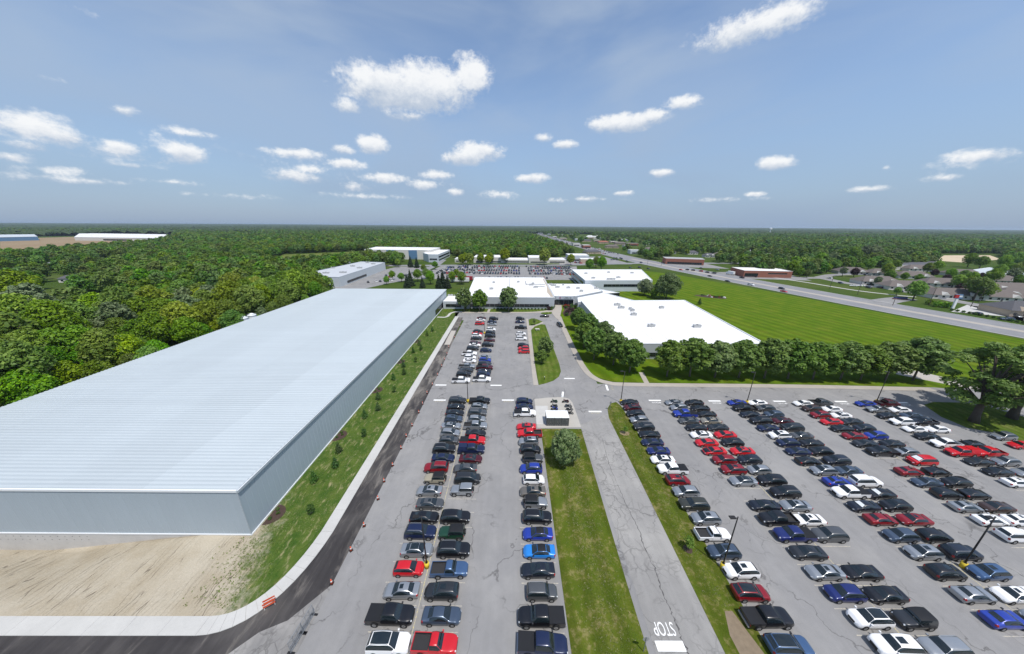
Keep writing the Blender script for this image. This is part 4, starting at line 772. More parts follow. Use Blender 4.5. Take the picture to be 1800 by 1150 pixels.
def car_parts(k):
    if k in CARP: return CARP[k]
    S = Shape(k); L, W, H, B, HD, DK, xe, xr0, xr1, xf1, xf0, rw, wr, fa, ra = S.p; D = {}
    trk = k in ('pickup', 'oldpickup')
    V, Fc = [], []; nu, nv = 36, 26
    for i in range(nu+1):
        for j in range(nv+1): V.append(tuple(S.at(9*i/nu, 10*j/nv)))
    for i in range(nu):
        for j in range(nv): a = i*(nv+1)+j; Fc.append((a, a+nv+1, a+nv+2, a+1))
    Fc.append(tuple(range(nv+1))); Fc.append(tuple(nu*(nv+1)+j for j in reversed(range(nv+1))))
    for i in range(nu): a, b2 = i*(nv+1), i*(nv+1)+nv; Fc.append((b2, b2+nv+1, a+nv+1, a))
    D['body'] = mesh('body', V, Fc, [PM['white']], True)
    D['windshield'] = S.patch(5.05, 5.95, 3.06, 6.94, 5, 8, .012, 'windshield', M_CG)
    D['rear_window'] = S.patch(2.10, 2.92, 3.12, 6.88, 4, 6, .012, 'rear_window', M_CG)
    u0 = 2.75 if trk else (2.45 if k in ('sedan',) else 2.3)
    D['side_window'] = [S.patch(u0, 5.72, 2.12, 2.92, 14, 3, .012, 'side_window', M_CG), S.patch(u0, 5.72, 7.08, 7.88, 14, 3, .012, 'side_window', M_CG)]
    D['headlight'] = [S.patch(8.25, 8.88, 1.75, 2.75, 3, 3, .012, 'headlight', M_HL), S.patch(8.25, 8.88, 7.25, 8.25, 3, 3, .012, 'headlight', M_HL)]
    D['grille'] = MB().box(L/2-.05, -W*.42, .42, L/2+.015, W*.42, HD-.42 if HD < 1 else HD-.36).me('grille', [M_BLK])
    if not trk:
        D['taillight'] = [S.patch(.15, 1.3, 1.35, 2.3, 3, 3, .012, 'taillight', M_TL), S.patch(.15, 1.3, 7.7, 8.65, 3, 3, .012, 'taillight', M_TL)]
    D['sunroof'] = S.patch(4.05, 4.85, 4.1, 5.9, 4, 4, .012, 'sunroof', M_CG)
    D['glassroof'] = S.patch(3.08, 4.98, 3.35, 6.65, 8, 6, .012, 'roof_panel', M_CG)
    D['blackroof'] = S.patch(3.0, 5.0, 3.0, 7.0, 8, 8, .010, 'roof_panel', M_VINYL)
    D['blackhood'] = S.patch(6.1, 8.3, 3.1, 6.9, 8, 8, .010, 'bonnet', PM['black'])
    D['shade'] = S.patch(5.2, 5.8, 3.4, 6.6, 4, 6, .02, 'sunshade', M_SHADE)
    r = []
    for sg in (-1, 1): r.append(MB().tube([(xr1+.1, sg*rw*.93, H-.10), (xr1+.25, sg*rw*.93, H+.03), (xf1-.25, sg*rw*.93, H+.05), (xf1-.05, sg*rw*.93, H-.06)], .028, 5).me('roof_rail', [M_RAIL]))
    D['rail'] = r
    D['mirror'] = [MB().box(-.10, 0, 0, .08, sg*.20, .15).me('side_mirror', [PM['black']]) for sg in (-1, 1)]
    D['wheel'] = wheel_me(wr); D['arch'] = MB().cyl((0,0), wr*1.14, wr*1.14, -.02, .02, 20).me('wheel_arch', [M_BLK])
    if trk:
        x1, x0, zt, zf, wo = xe+.04, -L/2, DK-.06, .72, W*.955
        b = MB(); b.box(x0, -wo, .42, x1, -wo+.09, zt).box(x0, wo-.09, .42, x1, wo, zt).box(x0, -wo+.09, .42, x0+.07, wo-.09, zt).box(x1-.06, -wo+.09, .42, x1, wo-.09, zt)
        D['bed'] = b.me('bed', [PM['white']]); D['bed_floor'] = MB().box(x0+.07, -wo+.09, zf-.05, x1-.06, wo-.09, zf).box(x0+.07, -wo+.09, zf, x1-.06, -wo+.10, zt-.01).box(x0+.07, wo-.10, zf, x1-.06, wo-.09, zt-.01).me('bed_floor', [M_BEDL])
        D['cover'] = MB().box(x0+.02, -wo+.02, zt+.003, x1-.02, wo-.02, zt+.04).me('bed_cover', [M_VINYL])
        b = MB(); h2 = H-.05; vv = [(x0,-wo,zt+.003),(x1,-wo,zt+.003),(x1,wo,zt+.003),(x0,wo,zt+.003),(x0+.1,-rw,h2),(x1,-rw,h2),(x1,rw,h2),(x0+.1,rw,h2)]
        D['cap'] = mesh('bed_cap', vv, [(4,5,6,7),(0,1,5,4),(1,2,6,5),(2,3,7,6),(3,0,4,7)], [PM['white']])
        D['taillight'] = [MB().box(x0-.012, sg*wo-.08 if sg > 0 else -wo+.0, .75, x0+.05, sg*wo+.0 if sg > 0 else -wo+.08, zt-.08).me('taillight', [M_TL]) for sg in (-1, 1)]
        D['bumper'] = MB().box(x0-.14, -W*.9, .45, x0+.01, W*.9, .62).me('rear_bumper', [M_RAIL])
    if k == 'jeep': D['spare'] = wheel_me(.40, .25); D['fender'] = [MB().box(xx-.5, sg*W*.86 if sg > 0 else -W*1.06, .80, xx+.5, sg*W*1.06 if sg > 0 else -W*.86, .86).me('fender_flare', [M_BLK]) for xx in (fa, ra) for sg in (-1, 1)]
    CARP[k] = D; return D
WORD = dict(sedan='sedan', hatch='hatchback', crossover='crossover', suv='SUV', suburban='long SUV', minivan='minivan', boxcar='boxy hatchback', jeep='off-roader', pickup='pickup', oldpickup='short-cab pickup')
ONAME = dict(sedan='sedan_car', hatch='hatchback_car', crossover='crossover_car', suv='sport_utility_vehicle', suburban='sport_utility_vehicle', minivan='minivan', boxcar='hatchback_car', jeep='off_road_vehicle', pickup='pickup_truck', oldpickup='pickup_truck')
def place_car(k, colr, x, y, rz, label, ext=(), group='cars parked in the rows', z=0.0, detail=True):
    D = car_parts(k); L, W, H, B, HD, DK, xe, xr0, xr1, xf1, xf0, rw, wr, fa, ra = KIND[k]; pm = PM[colr]
    t = thing(ONAME[k], label, 'pickup truck' if 'pickup' in k else 'car', (x, y, z), rz, group)
    ob('body', D['body'], t, m=pm); ob('windshield', D['windshield'], t); ob('rear_window', D['rear_window'], t)
    for q in D['side_window']: ob('side_window', q, t)
    for q in D['headlight']: ob('headlight', q, t)
    for q in D['taillight']: ob('taillight', q, t)
    if detail:
        ob('grille', D['grille'], t)
        for sg, q in zip((-1, 1), D['mirror']): ob('side_mirror', q, t, (xf0-.22, sg*W*.93, B), m=pm if colr in ('white', 'silver', 'red') else PM['black'])
    for ax in (fa, ra):
        for sg in (-1, 1):
            w = ob('wheel', D['wheel'], t, (ax, sg*(W-.075), wr)); a = ob('wheel_arch', D['arch'], t, (ax, sg*(W-.005), wr+.02)); a.rotation_euler = (R(90), 0, 0)
            if sg > 0: w.rotation_euler = (0, 0, math.pi)
    if 'sunroof' in ext: ob('sunroof', D['sunroof'], t)
    if 'glassroof' in ext: ob('roof_panel', D['glassroof'], t)
    if 'blackroof' in ext or (k == 'jeep' and 'hard' not in ext): ob('roof_panel', D['blackroof'], t)
    if 'blackhood' in ext: ob('bonnet', D['blackhood'], t)
    if 'shade' in ext: ob('sunshade', D['shade'], t)
    if 'rails' in ext or (k in ('suv', 'suburban') and rnd.random() < .6):
        for q in D['rail']: ob('roof_rail', q, t)
    if 'bed' in D:
        ob('bed', D['bed'], t, m=pm); ob('bed_floor', D['bed_floor'], t); ob('rear_bumper', D['bumper'], t)
        if 'cover' in ext: ob('bed_cover', D['cover'], t)
        if 'cap' in ext: ob('bed_cap', D['cap'], t, m=pm)
    if 'spare' in D:
        s = ob('spare_wheel', D['spare'], t, (-L/2+.12, 0, 1.0)); s.rotation_euler = (0, 0, -math.pi/2)
        for q in D['fender']: ob('fender_flare', q, t)
    return t
ROWN = dict(A='left file beside the coned lane', B='right file of the lamp row', C='file along the wide grass strip', An='far block, left file', Bn='far block, right file', Cn='far file by the walkway',
  D='first file right of the drive', E='second file right of the drive', F='third file right of the drive', Gr='fourth file right of drive', Hr='fifth file right of drive', I='sixth file right of drive', J='seventh file right of drive', K='eighth file right of drive', L='ninth file right of drive', M='beside the oak island')
EXN = dict(open='open-bed', cover='covered-bed', cap='capped-bed', glassroof='glass-roofed', blackroof='black-topped', shade='sunshaded', blackhood='black-bonneted', rails='roof-railed')
def ordi(n): return ords[n] if n < 20 else 'twenty-'+ords[n-20]
for rw_, txt in CARS.items():
    for n, it in enumerate(txt.split(';')):
        a = it.split(); x, y = map(float, a[0].split(',')); k, c, d = a[1:4]; ext = a[4:]
        rz = {'R': 0, 'L': math.pi, 'D': R(-78)}[d]+rnd.gauss(0, .014)
        nm = ' '.join(([EXN[e] for e in ext if e in EXN][:1])+[CN.get(c, c), WORD[k]])
        if rw_ == 'X': lab = '%s %s' % (nm, 'driving past the entrance island' if d == 'D' else 'stopped at the entrance loop'); grp = 'cars on the entrance drive'
        else: lab = '%s, %s from near end, %s' % (nm, ordi(n), ROWN[rw_]); grp = 'cars parked in the rows'
        if k in ('sedan', 'crossover') and not ext and rnd.random() < .35: ext = ['sunroof']
        place_car(k, c, x, y, rz, lab, ext, grp)
# traffic on the highway and by the junction
HWCARS = [(1248,485,'sedan','black'),(1279,494,'sedan','charcoal'),(1320,500.5,'suburban','white'),(1374,507,'crossover','black'),(1378,512,'sedan','red'),(1197,474,'sedan','red'),(1208,474,'crossover','black'),(1218,475,'suv','black'),(1232,476.5,'suv','red'),(1243,478.5,'crossover','charcoal'),(1255,480,'suv','black'),(1232,471,'sedan','grey'),(1304,488,'crossover','black'),(1310,483.5,'sedan','navy'),(1326,486,'sedan','black'),(1261,474,'sedan','silver'),(1108,470.5,'sedan','black'),(1124,470,'suv','black'),(1140,472,'sedan','charcoal'),(1127,461.5,'suv','navy'),(1102,459,'crossover','black')]
for n, (px, py, k, c) in enumerate(sorted(HWCARS)):
    x, y = G(px, py, .7)
    i = min(range(len(hp)-1), key=lambda q: math.hypot(hp[q][0]-x, hp[q][1]-y)); hd = math.atan2(hp[i+1][1]-hp[i][1], hp[i+1][0]-hp[i][0])
    side = (x-hp[i][0])*math.sin(hd)-(y-hp[i][1])*math.cos(hd)
    place_car(k, c, x, y, hd if side > 0 else hd+math.pi, '%s %s on the highway, %s vehicle from the left' % (CN.get(c, c), WORD[k], ordi(n)), (), 'traffic on the highway', .016, False)
x, y = G(1283, 483); bt = thing('box_truck', 'white box truck waiting on the highway before the pharmacy', 'truck', (x, y, .016), R(105), 'traffic on the highway')
ob('box', MB().box(-4.5,-1.25,.9,2.2,1.25,3.7).me('box', [M_TRIM]), bt); ob('cab', MB().box(2.35,-1.1,.5,4.2,1.1,2.5).me('cab', [PM['white']]), bt); ob('windshield', MB().box(4.0,-.95,1.5,4.22,.95,2.35).me('windshield', [M_CG]), bt)
for xx in (-3, 3.2):
    for sg in (-1, 1):
        w = ob('wheel', CARP['pickup']['wheel'], bt, (xx, sg*1.1, .42)); w.rotation_euler = (0, 0, math.pi if sg > 0 else 0)
# apartment and shop cars
ACARS = [(1500,502,'sedan','white'),(1514,502,'sedan','white'),(1527,505,'suv','black'),(1530,500,'crossover','black'),(1547,505,'suv','navy'),(1568,506,'sedan','white'),(1580,512,'crossover','navy'),(1630,515,'suv','black'),(1735,524,'sedan','white'),(1755,524,'suv','silver'),(1770,524,'sedan','grey'),(1718,551,'crossover','navy'),(1771,561,'suv','slate'),(1786,555,'sedan','silver'),(1504,482,'suv','black'),(1522,483,'crossover','black'),(1535,483,'sedan','white'),(1478,497,'sedan','navy'),(1460,489,'crossover','white'),(1748,482,'sedan','navy')]
for n, (px, py, k, c) in enumerate(sorted(ACARS)):
    x, y = G(px, py, .7); place_car(k, c, x, y, rnd.choice((R(75), R(-105), R(160))), '%s %s parked across the highway, %s from the left' % (CN.get(c, c), WORD[k], ordi(n)), (), 'cars parked beyond the highway', 0.01, False)
# the big lot behind the offices: hundreds of tiny cars, one mass
def lowcar(b, x, y, rz, L, W, H, mi):
    c, s = math.cos(rz), math.sin(rz); n = len(b.v)
    pr = [(-L/2,W/2,.3),(L/2,W/2,.3),(-L/2,W/2,.85),(L/2,W/2,.75),(-L*.36,W*.44,.95),(L*.24,W*.44,.95),(-L*.24,W*.36,H),(L*.06,W*.36,H)]
    for sg in (1, -1):
        for p in pr: b.v.append((x+p[0]*c-p[1]*sg*s, y+p[0]*s+p[1]*sg*c, p[2]))
    for f, g in (((0,1,3,2),mi),((2,3,5,4),mi),((4,5,7,6),0)):
        b.f.append(tuple(n+i for i in f)); b.m.append(g); b.f.append(tuple(n+8+i for i in reversed(f))); b.m.append(g)
    for p, q, g in ((0,2,mi),(2,4,mi),(4,6,0),(6,7,mi),(7,5,0),(5,3,mi),(3,1,mi)):
        b.f.append((n+p, n+q, n+8+q, n+8+p)); b.m.append(g)
fm = [M_CG]+[PM[c] for c in ('black','charcoal','navy','silver','white','grey','red','slate','blue')]
b = MB()
for ry, xa, xb in ((292,-22,36),(318,-78,66),(323.5,-78,66),(340,-78,68),(345.5,-78,68),(362,-80,70),(367.5,-80,72),(377,-60,72)):
    x = xa
    while x < xb:
        if rnd.random() < .84 and not (8 < x < 17): lowcar(b, x, ry+rnd.gauss(0,.2), R(90)*rnd.choice((1,-1)), 4.7, 1.85, rnd.choice((1.45,1.6,1.75)), rnd.choice((1,1,1,2,2,3,4,5,5,6,7,8,9)))
        x += 2.75
for i in range(34):
    x, y = rnd.choice(((-118, 292), (-112, 297.5), (-104, 318), (-98, 323), (-128, 262), (-124, 300))); lowcar(b, x+(i % 9)*2.8, y+(i % 9)*1.7+rnd.gauss(0, .3), R(120), 4.7, 1.85, 1.6, rnd.choice((1,1,2,3,4,5,7)))
for i in range(40):
    x, y = G(*rnd.choice(((1090,455),(1080,458),(1010,462),(1015,456),(1050,437),(985,455),(1185,462),(1210,462)))); lowcar(b, x+rnd.uniform(-7,7), y+rnd.uniform(-9,9), R(rnd.choice((20,110))), 4.7, 1.85, 1.6, rnd.choice((1,1,2,3,4,5,7)))
tag(ob('distant_parked_cars', b.me('distant_parked_cars', fm)), 'mass of tiny parked cars filling the far lots behind the offices', 'cars', kind='stuff')
b = MB()
for (x, y, h) in along(hp, 9, 560, 3200):
    for off in (-11, -6.5, 6.5, 11):
        if rnd.random() < .45: lowcar(b, x-math.sin(h)*(off+rnd.uniform(-1,1)), y+math.cos(h)*off+rnd.uniform(-4,4), h, 4.8, 1.9, 1.6, rnd.choice((1,1,2,3,4,5,5,7)))
tag(ob('distant_traffic', b.me('distant_traffic', fm)), 'distant stream of traffic on the highway towards the horizon', 'traffic', kind='stuff')
# motorcycles on the concrete pad
def motorcycle(px, py, c, label, rz):
    x, y = G(px, py, .4); t = thing('motorcycle', label, 'motorcycle', (x, y, .066), rz, 'motorcycles on the concrete pad')
    for xx in (-.72, .72):
        w = ob('wheel', wheel_me(.31, .13), t, (xx, 0, .31))
    ob('frame', MB().box(-.45,-.14,.28,.35,.14,.58).tube([(.72,-.08,.31),(.45,-.08,1.0)], .03).tube([(.72,.08,.31),(.45,.08,1.0)], .03).me('frame', [M_DARKM]), t)
    ob('fuel_tank', MB().tube([(-.05,0,.74),(.15,0,.80),(.36,0,.78)], [.12,.19,.1], 8).me('fuel_tank', [PM[c]], True), t)
    ob('seat', MB().box(-.7,-.15,.66,-.02,.15,.78).me('seat', [M_VINYL]), t); ob('fairing', MB().box(.38,-.22,.78,.56,.22,1.12).box(-.85,-.1,.55,-.62,.1,.78).me('fairing', [PM[c]]), t)
    ob('handlebar', MB().tube([(.34,-.4,1.02),(.46,-.18,1.06),(.46,.18,1.06),(.34,.4,1.02)], .02).me('handlebar', [M_RAIL]), t)
    for sg in (-1, 1): ob('saddle_bag', MB().box(-.85,sg*.3-.09,.42,-.4,sg*.3+.09,.70).me('saddle_bag', [PM[c]]), t)
for p in ((974,706,'green','green motorcycle at the back of the left line on the pad',math.pi),(974,714,'grey','grey motorcycle between the green and the blue ones',math.pi),(974.5,719,'blue','blue motorcycle nearest the shelter in the left line',math.pi),
          (994,706,'maroon','maroon motorcycle at the back of the right line',math.pi),(999,714,'slate','slate-blue motorcycle second in the right line',0),(1001,720,'charcoal','charcoal motorcycle third in the right line',0),(1001.5,726.5,'black','black motorcycle beside the shelter corner',0)):
    motorcycle(p[0], p[1], p[2], p[3], p[4]+rnd.uniform(-.08, .08))
# ------------------------------------------------------------------ trees
def leafmat(name, c1, c2, transl=.28, hv=.05, vv=.35):
    m = bpy.data.materials.new(name); m.use_nodes = True; nt = m.node_tree; nt.nodes.clear()
    o = nt.nodes.new('ShaderNodeOutputMaterial'); at = nt.nodes.new('ShaderNodeAttribute'); at.attribute_name = 'tone'; oi = nt.nodes.new('ShaderNodeObjectInfo')
    c = mixc(nt, at.outputs['Fac'], c1, c2)
    hs = nt.nodes.new('ShaderNodeHueSaturation'); lk(nt, c, hs.inputs['Color'])
    r = oi.outputs['Random']; lk(nt, mth(nt, 'MULTIPLY_ADD', r, hv, .5-hv*.55), hs.inputs['Hue'])
    r2 = mth(nt, 'FRACT', mth(nt, 'MULTIPLY', r, 17.31)); lk(nt, mth(nt, 'MULTIPLY_ADD', r2, vv*2, 1-vv), hs.inputs['Value'])
    r3 = mth(nt, 'FRACT', mth(nt, 'MULTIPLY', r, 41.7)); lk(nt, mth(nt, 'MULTIPLY_ADD', r3, .30, .95), hs.inputs['Saturation'])
    d = nt.nodes.new('ShaderNodeBsdfPrincipled'); d.inputs['Roughness'].default_value = .55; d.inputs['Specular IOR Level'].default_value = .32; lk(nt, hs.outputs[0], d.inputs['Base Color'])
    t = nt.nodes.new('ShaderNodeBsdfTranslucent'); lk(nt, hs.outputs[0], t.inputs[0]); mx = nt.nodes.new('ShaderNodeMixShader'); mx.inputs[0].default_value = transl
    lk(nt, d.outputs[0], mx.inputs[1]); lk(nt, t.outputs[0], mx.inputs[2]); lk(nt, mx.outputs[0], o.inputs[0]); return m
M_LEAF = leafmat('broad_leaves', (0.092, 0.190, 0.022), (0.210, 0.335, 0.040)); M_LEAFS = leafmat('street_tree_leaves', (0.091, 0.161, 0.038), (0.184, 0.263, 0.074), .25, .02, .12)
M_LEAFG = leafmat('grey_green_leaves', (0.092, 0.140, 0.052), (0.225, 0.275, 0.135), .2, .02, .12); M_CONI = leafmat('conifer_needles', (.014, .032, .012), (.028, .052, .02), .1, .03, .2)
M_YEL = leafmat('yellow_green_leaves', (0.193, 0.263, 0.026), (0.298, 0.367, 0.044), .3, .02, .1); M_PURP = leafmat('purple_leaves', (.03, .012, .014), (.055, .022, .022), .2, .02, .1); M_SHRUB = leafmat('shrub_leaves', (0.038, 0.088, 0.021), (0.079, 0.137, 0.032), .2, .04, .2)
M_FAR = leafmat('far_wood_leaves', (0.070, 0.140, 0.024), (0.150, 0.240, 0.042), .25, .06, .36)
M_BARK = mat('bark', (.085, .068, .055), .95, var=.35, scale=3, bump=.5); M_BARKL = mat('grey_bark', (.15, .13, .115), .95, var=.3, scale=3, bump=.4)
def crown(name, seed, blobs, leaves, size, m, up=.25, inner=.15):
    """blobs: (x,y,z,rx,ry,rz); leaf-sized faces spread over and inside them"""
    g = np.random.default_rng(seed); B = np.array(blobs); w = (B[:, 3]*B[:, 4]*B[:, 5])**.667; w = w/w.sum()
    i = g.choice(len(B), leaves, p=w); d = g.normal(size=(leaves, 3)); d /= np.linalg.norm(d, axis=1)[:, None]; d[:, 2] = np.where((d[:, 2] < -.35) & (g.random(leaves) < .7), -d[:, 2], d[:, 2])
    rr = np.where(g.random(leaves) < inner, g.random(leaves)**.4, 1-.16*g.random(leaves)**1.5+.10*g.random(leaves)**4)
    lump = 1+.12*np.sin(d[:, 0]*7+i)*np.cos(d[:, 1]*6+2*i)*np.sin(d[:, 2]*8+i*.7)
    P = B[i, :3]+d*B[i, 3:]*(rr*lump)[:, None]
    n = d*.8+g.normal(size=(leaves, 3))*.42; n[:, 2] += up+.12; n /= np.linalg.norm(n, axis=1)[:, None]
    a = np.cross(n, g.normal(size=(leaves, 3))); a /= np.linalg.norm(a, axis=1)[:, None]; b = np.cross(n, a)
    s = size*(.6+.8*g.random(leaves))[:, None]; s2 = s*(.55+.4*g.random(leaves))[:, None]
    V = np.stack([P-a*s, P-b*s2*.8, P+a*s, P+b*s2*.8], 1).reshape(-1, 3)
    me = bpy.data.meshes.new(name); me.vertices.add(len(V)); me.vertices.foreach_set('co', V.astype(np.float32).ravel())
    me.loops.add(leaves*4); me.loops.foreach_set('vertex_index', np.arange(leaves*4, dtype=np.int32)); me.polygons.add(leaves); me.polygons.foreach_set('loop_start', np.arange(0, leaves*4, 4, dtype=np.int32))
    me.update(calc_edges=True)
    tone = np.clip(.42+.34*g.normal(size=leaves)+.45*(g.random(len(B))[i]-.5), 0, 1)
    at = me.attributes.new('tone', 'FLOAT', 'FACE'); at.data.foreach_set('value', tone.astype(np.float32))
    me.materials.append(m); return me
def blobset(seed, R_, H0, H1, n, sq=.75, rmin=.30, rmax=.52):
    g = random.Random(seed); o = [(0, 0, (H0+H1)/2, R_*.62, R_*.62, (H1-H0)*.36)]
    for i in range(n):
        a = g.uniform(0, 2*math.pi); t = (i+.5)/n; z = H0+(H1-H0)*(.14+.76*t); prof = math.sin(math.pi*min(1, max(0, .16+.80*t)))**.6
        rr = R_*g.uniform(rmin, rmax)*(.75+.4*(1-t)); q = max(0, R_*prof-rr*.85)*g.uniform(.75, 1.08); a = i*2.399+g.uniform(-.4, .4)
        o.append((q*math.cos(a), q*math.sin(a), z, rr, rr, rr*sq))
    return o
def trunk(name, seed, h, r, limbs, m, spread=.5, lean=0.0, curve=.3):
    g = random.Random(seed); b = MB(); tp = [(0,0,-.1),(g.uniform(-.1,.1),g.uniform(-.1,.1),h*.35),(lean*.5+g.uniform(-curve,curve),g.uniform(-curve,curve),h*.7),(lean+g.uniform(-curve,curve),g.uniform(-curve,curve),h)]
    b.tube(tp, [r*1.35, r, r*.75, r*.3], 8)
    for i in range(limbs):
        t = .4+.5*i/max(1, limbs); z = h*t; a = i*2.4+g.uniform(-.4,.4); l = h*spread*g.uniform(.6,1)
        x0, y0 = lean*t*.7, 0
        b.tube([(x0,y0,z),(x0+math.cos(a)*l*.5,y0+math.sin(a)*l*.5,z+l*.3),(x0+math.cos(a)*l,y0+math.sin(a)*l,z+l*.75)], [r*.5, r*.33, r*.1], 5)
    return b.me(name, [m], True)
NBIG = 5
BROAD = [crown('crown', 10+i, blobset(10+i, 1.0*5.4, 3.0+.3*i, 14.0+.5*(i % 3), 20+2*i, .78), 5200, .36, M_LEAF) for i in range(NBIG)]
LOOSE = [crown('crown', 40+i, blobset(40+i, 5.0, 3.5, 14.5, 30, .6, .20, .34), 4200, .36, M_LEAFG) for i in range(2)]
STREET = [crown('crown', 60+i, blobset(60+i, 4.4, 2.2, 12.0, 40, .8, .18, .36), 5200, .36, M_LEAFS, .35, .25) for i in range(4)]
ROUND = crown('crown', 80, blobset(80, 3.7, 1.0, 8.6, 34, .8, .24, .40), 7000, .24, M_LEAFG, .4)
DARK = crown('crown', 81, blobset(81, 9.0, 1.5, 19, 40, .75, .22, .36), 11000, .42, M_LEAFG, .3)
OAK = []
def oak_blobs(seed):
    g = random.Random(seed); o = []
    for i in range(52):
        a = g.uniform(0, 2*math.pi); t = g.random(); z = 6.2+13.5*t; q = (8.6*math.sin(math.pi*(.24+.70*t))**.8)*g.uniform(.25, 1); r = g.uniform(1.0, 1.9)
        o.append((q*math.cos(a), q*math.sin(a), z, r*1.25, r*1.25, r*.6))
    return o
def oak_trunk(seed, blobs):
    g = random.Random(seed); b = MB(); b.tube([(0,0,-.2),(.15,.1,2.5),(.3,0,6),(.2,.2,10),(0,.2,14)], [1.0, .68, .58, .40, .2], 10)
    for q in blobs[:34]:
        z0 = max(4.5, q[2]*.55-1); s = Vector((.25, .05, z0)); e = Vector(q[:3]); md = s.lerp(e, .5)+Vector((0, 0, .5))
        b.tube([s, md, e], [.24, .15, .05], 5)
    return b.me('trunk', [M_BARK], True)
for sd in (90, 91): bl = oak_blobs(sd); OAK.append((crown('crown', sd, bl, 12500, .32, M_LEAFS, .35, .3), oak_trunk(sd, bl)))
def cone_blobs(h, r, n):
    return [(math.cos(i*2.4)*r*(1-i/n)*.55, math.sin(i*2.4)*r*(1-i/n)*.55, .4+h*(i/n)*.97, r*(1-i/n)*.62+.1, r*(1-i/n)*.62+.1, h/n*2.2) for i in range(n)]
CONI = [crown('crown', 95+i, cone_blobs(12, 3.2, 26), 3600, .34, M_CONI, .1) for i in range(2)]
SMALLC = crown('crown', 97, cone_blobs(1.9, .62, 12), 700, .10, M_SHRUB, .2); SHRUB = [crown('crown', 98+i, blobset(98+i, .75, .05, 1.1, 8, .8), 420, .12, M_SHRUB, .3) for i in range(2)]
PSHRUB = crown('crown', 110, blobset(110, .75, .05, 1.2, 8, .8), 420, .12, M_PURP, .3); RSHRUB = crown('crown', 111, blobset(111, .7, .05, .9, 8, .8), 420, .12, leafmat('red_foliage', (.16, .03, .02), (.28, .08, .03), .2, .03, .1), .3)
SAP = crown('crown', 112, blobset(112, 1.4, 1.2, 4.2, 10, .8), 700, .16, M_LEAFS, .3)
MID = [crown('crown', 120+i, blobset(120+i, 5.6, 2.0, 14, 14, .8), 1100, .75, M_FAR) for i in range(5)]
FARC = [crown('crown', 130+i, blobset(130+i, 6.0, 1.0, 14, 10, .8), 330, 1.35, M_FAR) for i in range(4)]
TR = [trunk('trunk', 5+i, 11, .32, 5, M_BARK) for i in range(3)]; TRS = [trunk('trunk', 15+i, 8, .17, 5, M_BARKL, .35) for i in range(2)]; TRT = trunk('trunk', 25, 3.2, .05, 2, M_BARKL, .3, 0, .05); TRC = trunk('trunk', 26, 10, .22, 0, M_BARK, 0, 0, .05); TRC2 = trunk('trunk', 27, 1.6, .05, 0, M_BARK, 0, 0, .02)
def tree(name, label, x, y, cr, tk, s=1.0, group=None, sz=None, m=None, cat='tree', z=0.0):
    t = thing(name, label, cat, (x, y, z), rnd.uniform(0, 6.28), group, (s, s, sz or s))
    ob('crown', cr, t, m=m)
    if tk: ob('trunk', tk, t)
    return t
# street trees between the road and the front right office
row = [(1106,655,.92),(1172,662,.98),(1212,662,1.04),(1256,664,.98),(1298,664,1.0),(1343,665,1.06),(1384,666,1.05),(1428,667,1.0),(1477,667,1.0),(1512,668,.93),(1604,669,1.15),(1556,668,1.02)]
for n, (px, py, s) in enumerate(sorted(row)):
    x, y = G(px, py); tree('street_tree', 'leafy street tree along the campus road, %s from the left' % ords[n], x, y, STREET[n % 4], TRS[n % 2], s*1.28, 'street trees along the campus road', s*1.14)
for n, (px, py, s) in enumerate(((1016,580,.80),(1031,596,.86),(1026,612,.8),(1044,633,.92),(1058,618,.9),(1078,642,.92))):
    x, y = G(px, py); tree('street_tree', 'leafy tree beside the office wall, %s from the entrance' % ords[n], x, y, STREET[(n+1) % 4], TRS[n % 2], s*1.2, 'trees along the office wall')
for n, (px, py, s, lab) in enumerate(((817,547,1.05,'leftmost tree on the lawn before the factory office'),(843,548,.98,'middle tree on the lawn before the factory office'),(894,548,1.12,'tallest tree on the lawn before the factory office, right of the path'))):
    x, y = G(px, py); tree('lawn_tree', lab, x, y, STREET[n], TRS[n % 2], s*1.14, 'trees before the factory office')
x, y = G(992, 812); tree('round_tree', 'dense round tree on the wide grass strip below the shelter', x, y, ROUND, TRS[0], .92)
x, y = G(966, 634); tree('island_tree', 'bushy tree at the middle of the entrance island', x-1.5, y+3, STREET[1], TRS[0], .72)
x, y = G(952, 640); tree('island_tree', 'small tree at the left edge of the entrance island', x, y, STREET[2], TRS[1], .46)
x, y = G(939, 572); tree('sapling', 'thin young tree on the small corner island', x, y, SAP, TRT, .9)
x, y = G(1711, 742); tree('oak_tree', 'gnarled open-crowned tree on the grass island, left of two', x, y, *OAK[0], 1.05)
x, y = G(1778, 735); tree('oak_tree', 'gnarled open-crowned tree at the right edge, behind its neighbour', x, y, *OAK[1], 1.08)
x, y = G(1160, 527); tree('dark_tree', 'huge dark rounded tree at the corner of the lawn by the rear office', x+5, y+2, DARK, TR[0], .98)
x, y = G(1135, 521); tree('dark_tree', 'dark tree against the rear office, left of the huge one', x, y+3, DARK, TR[1], .66)
x, y = G(1146, 524); tree('bushy_tree', 'bright small tree under the dark trees', x, y-2, STREET[0], TRS[0], .62)
for n, (px, py) in enumerate(((1040,478),(1062,478),(1052,473))):
    x, y = G(px, py); tree('junction_tree', 'bushy tree behind the rear office roof, %s from left' % ords[n], x, y+12, BROAD[n], TR[n], (.95, 1.1, .9)[n], 'trees at the junction')
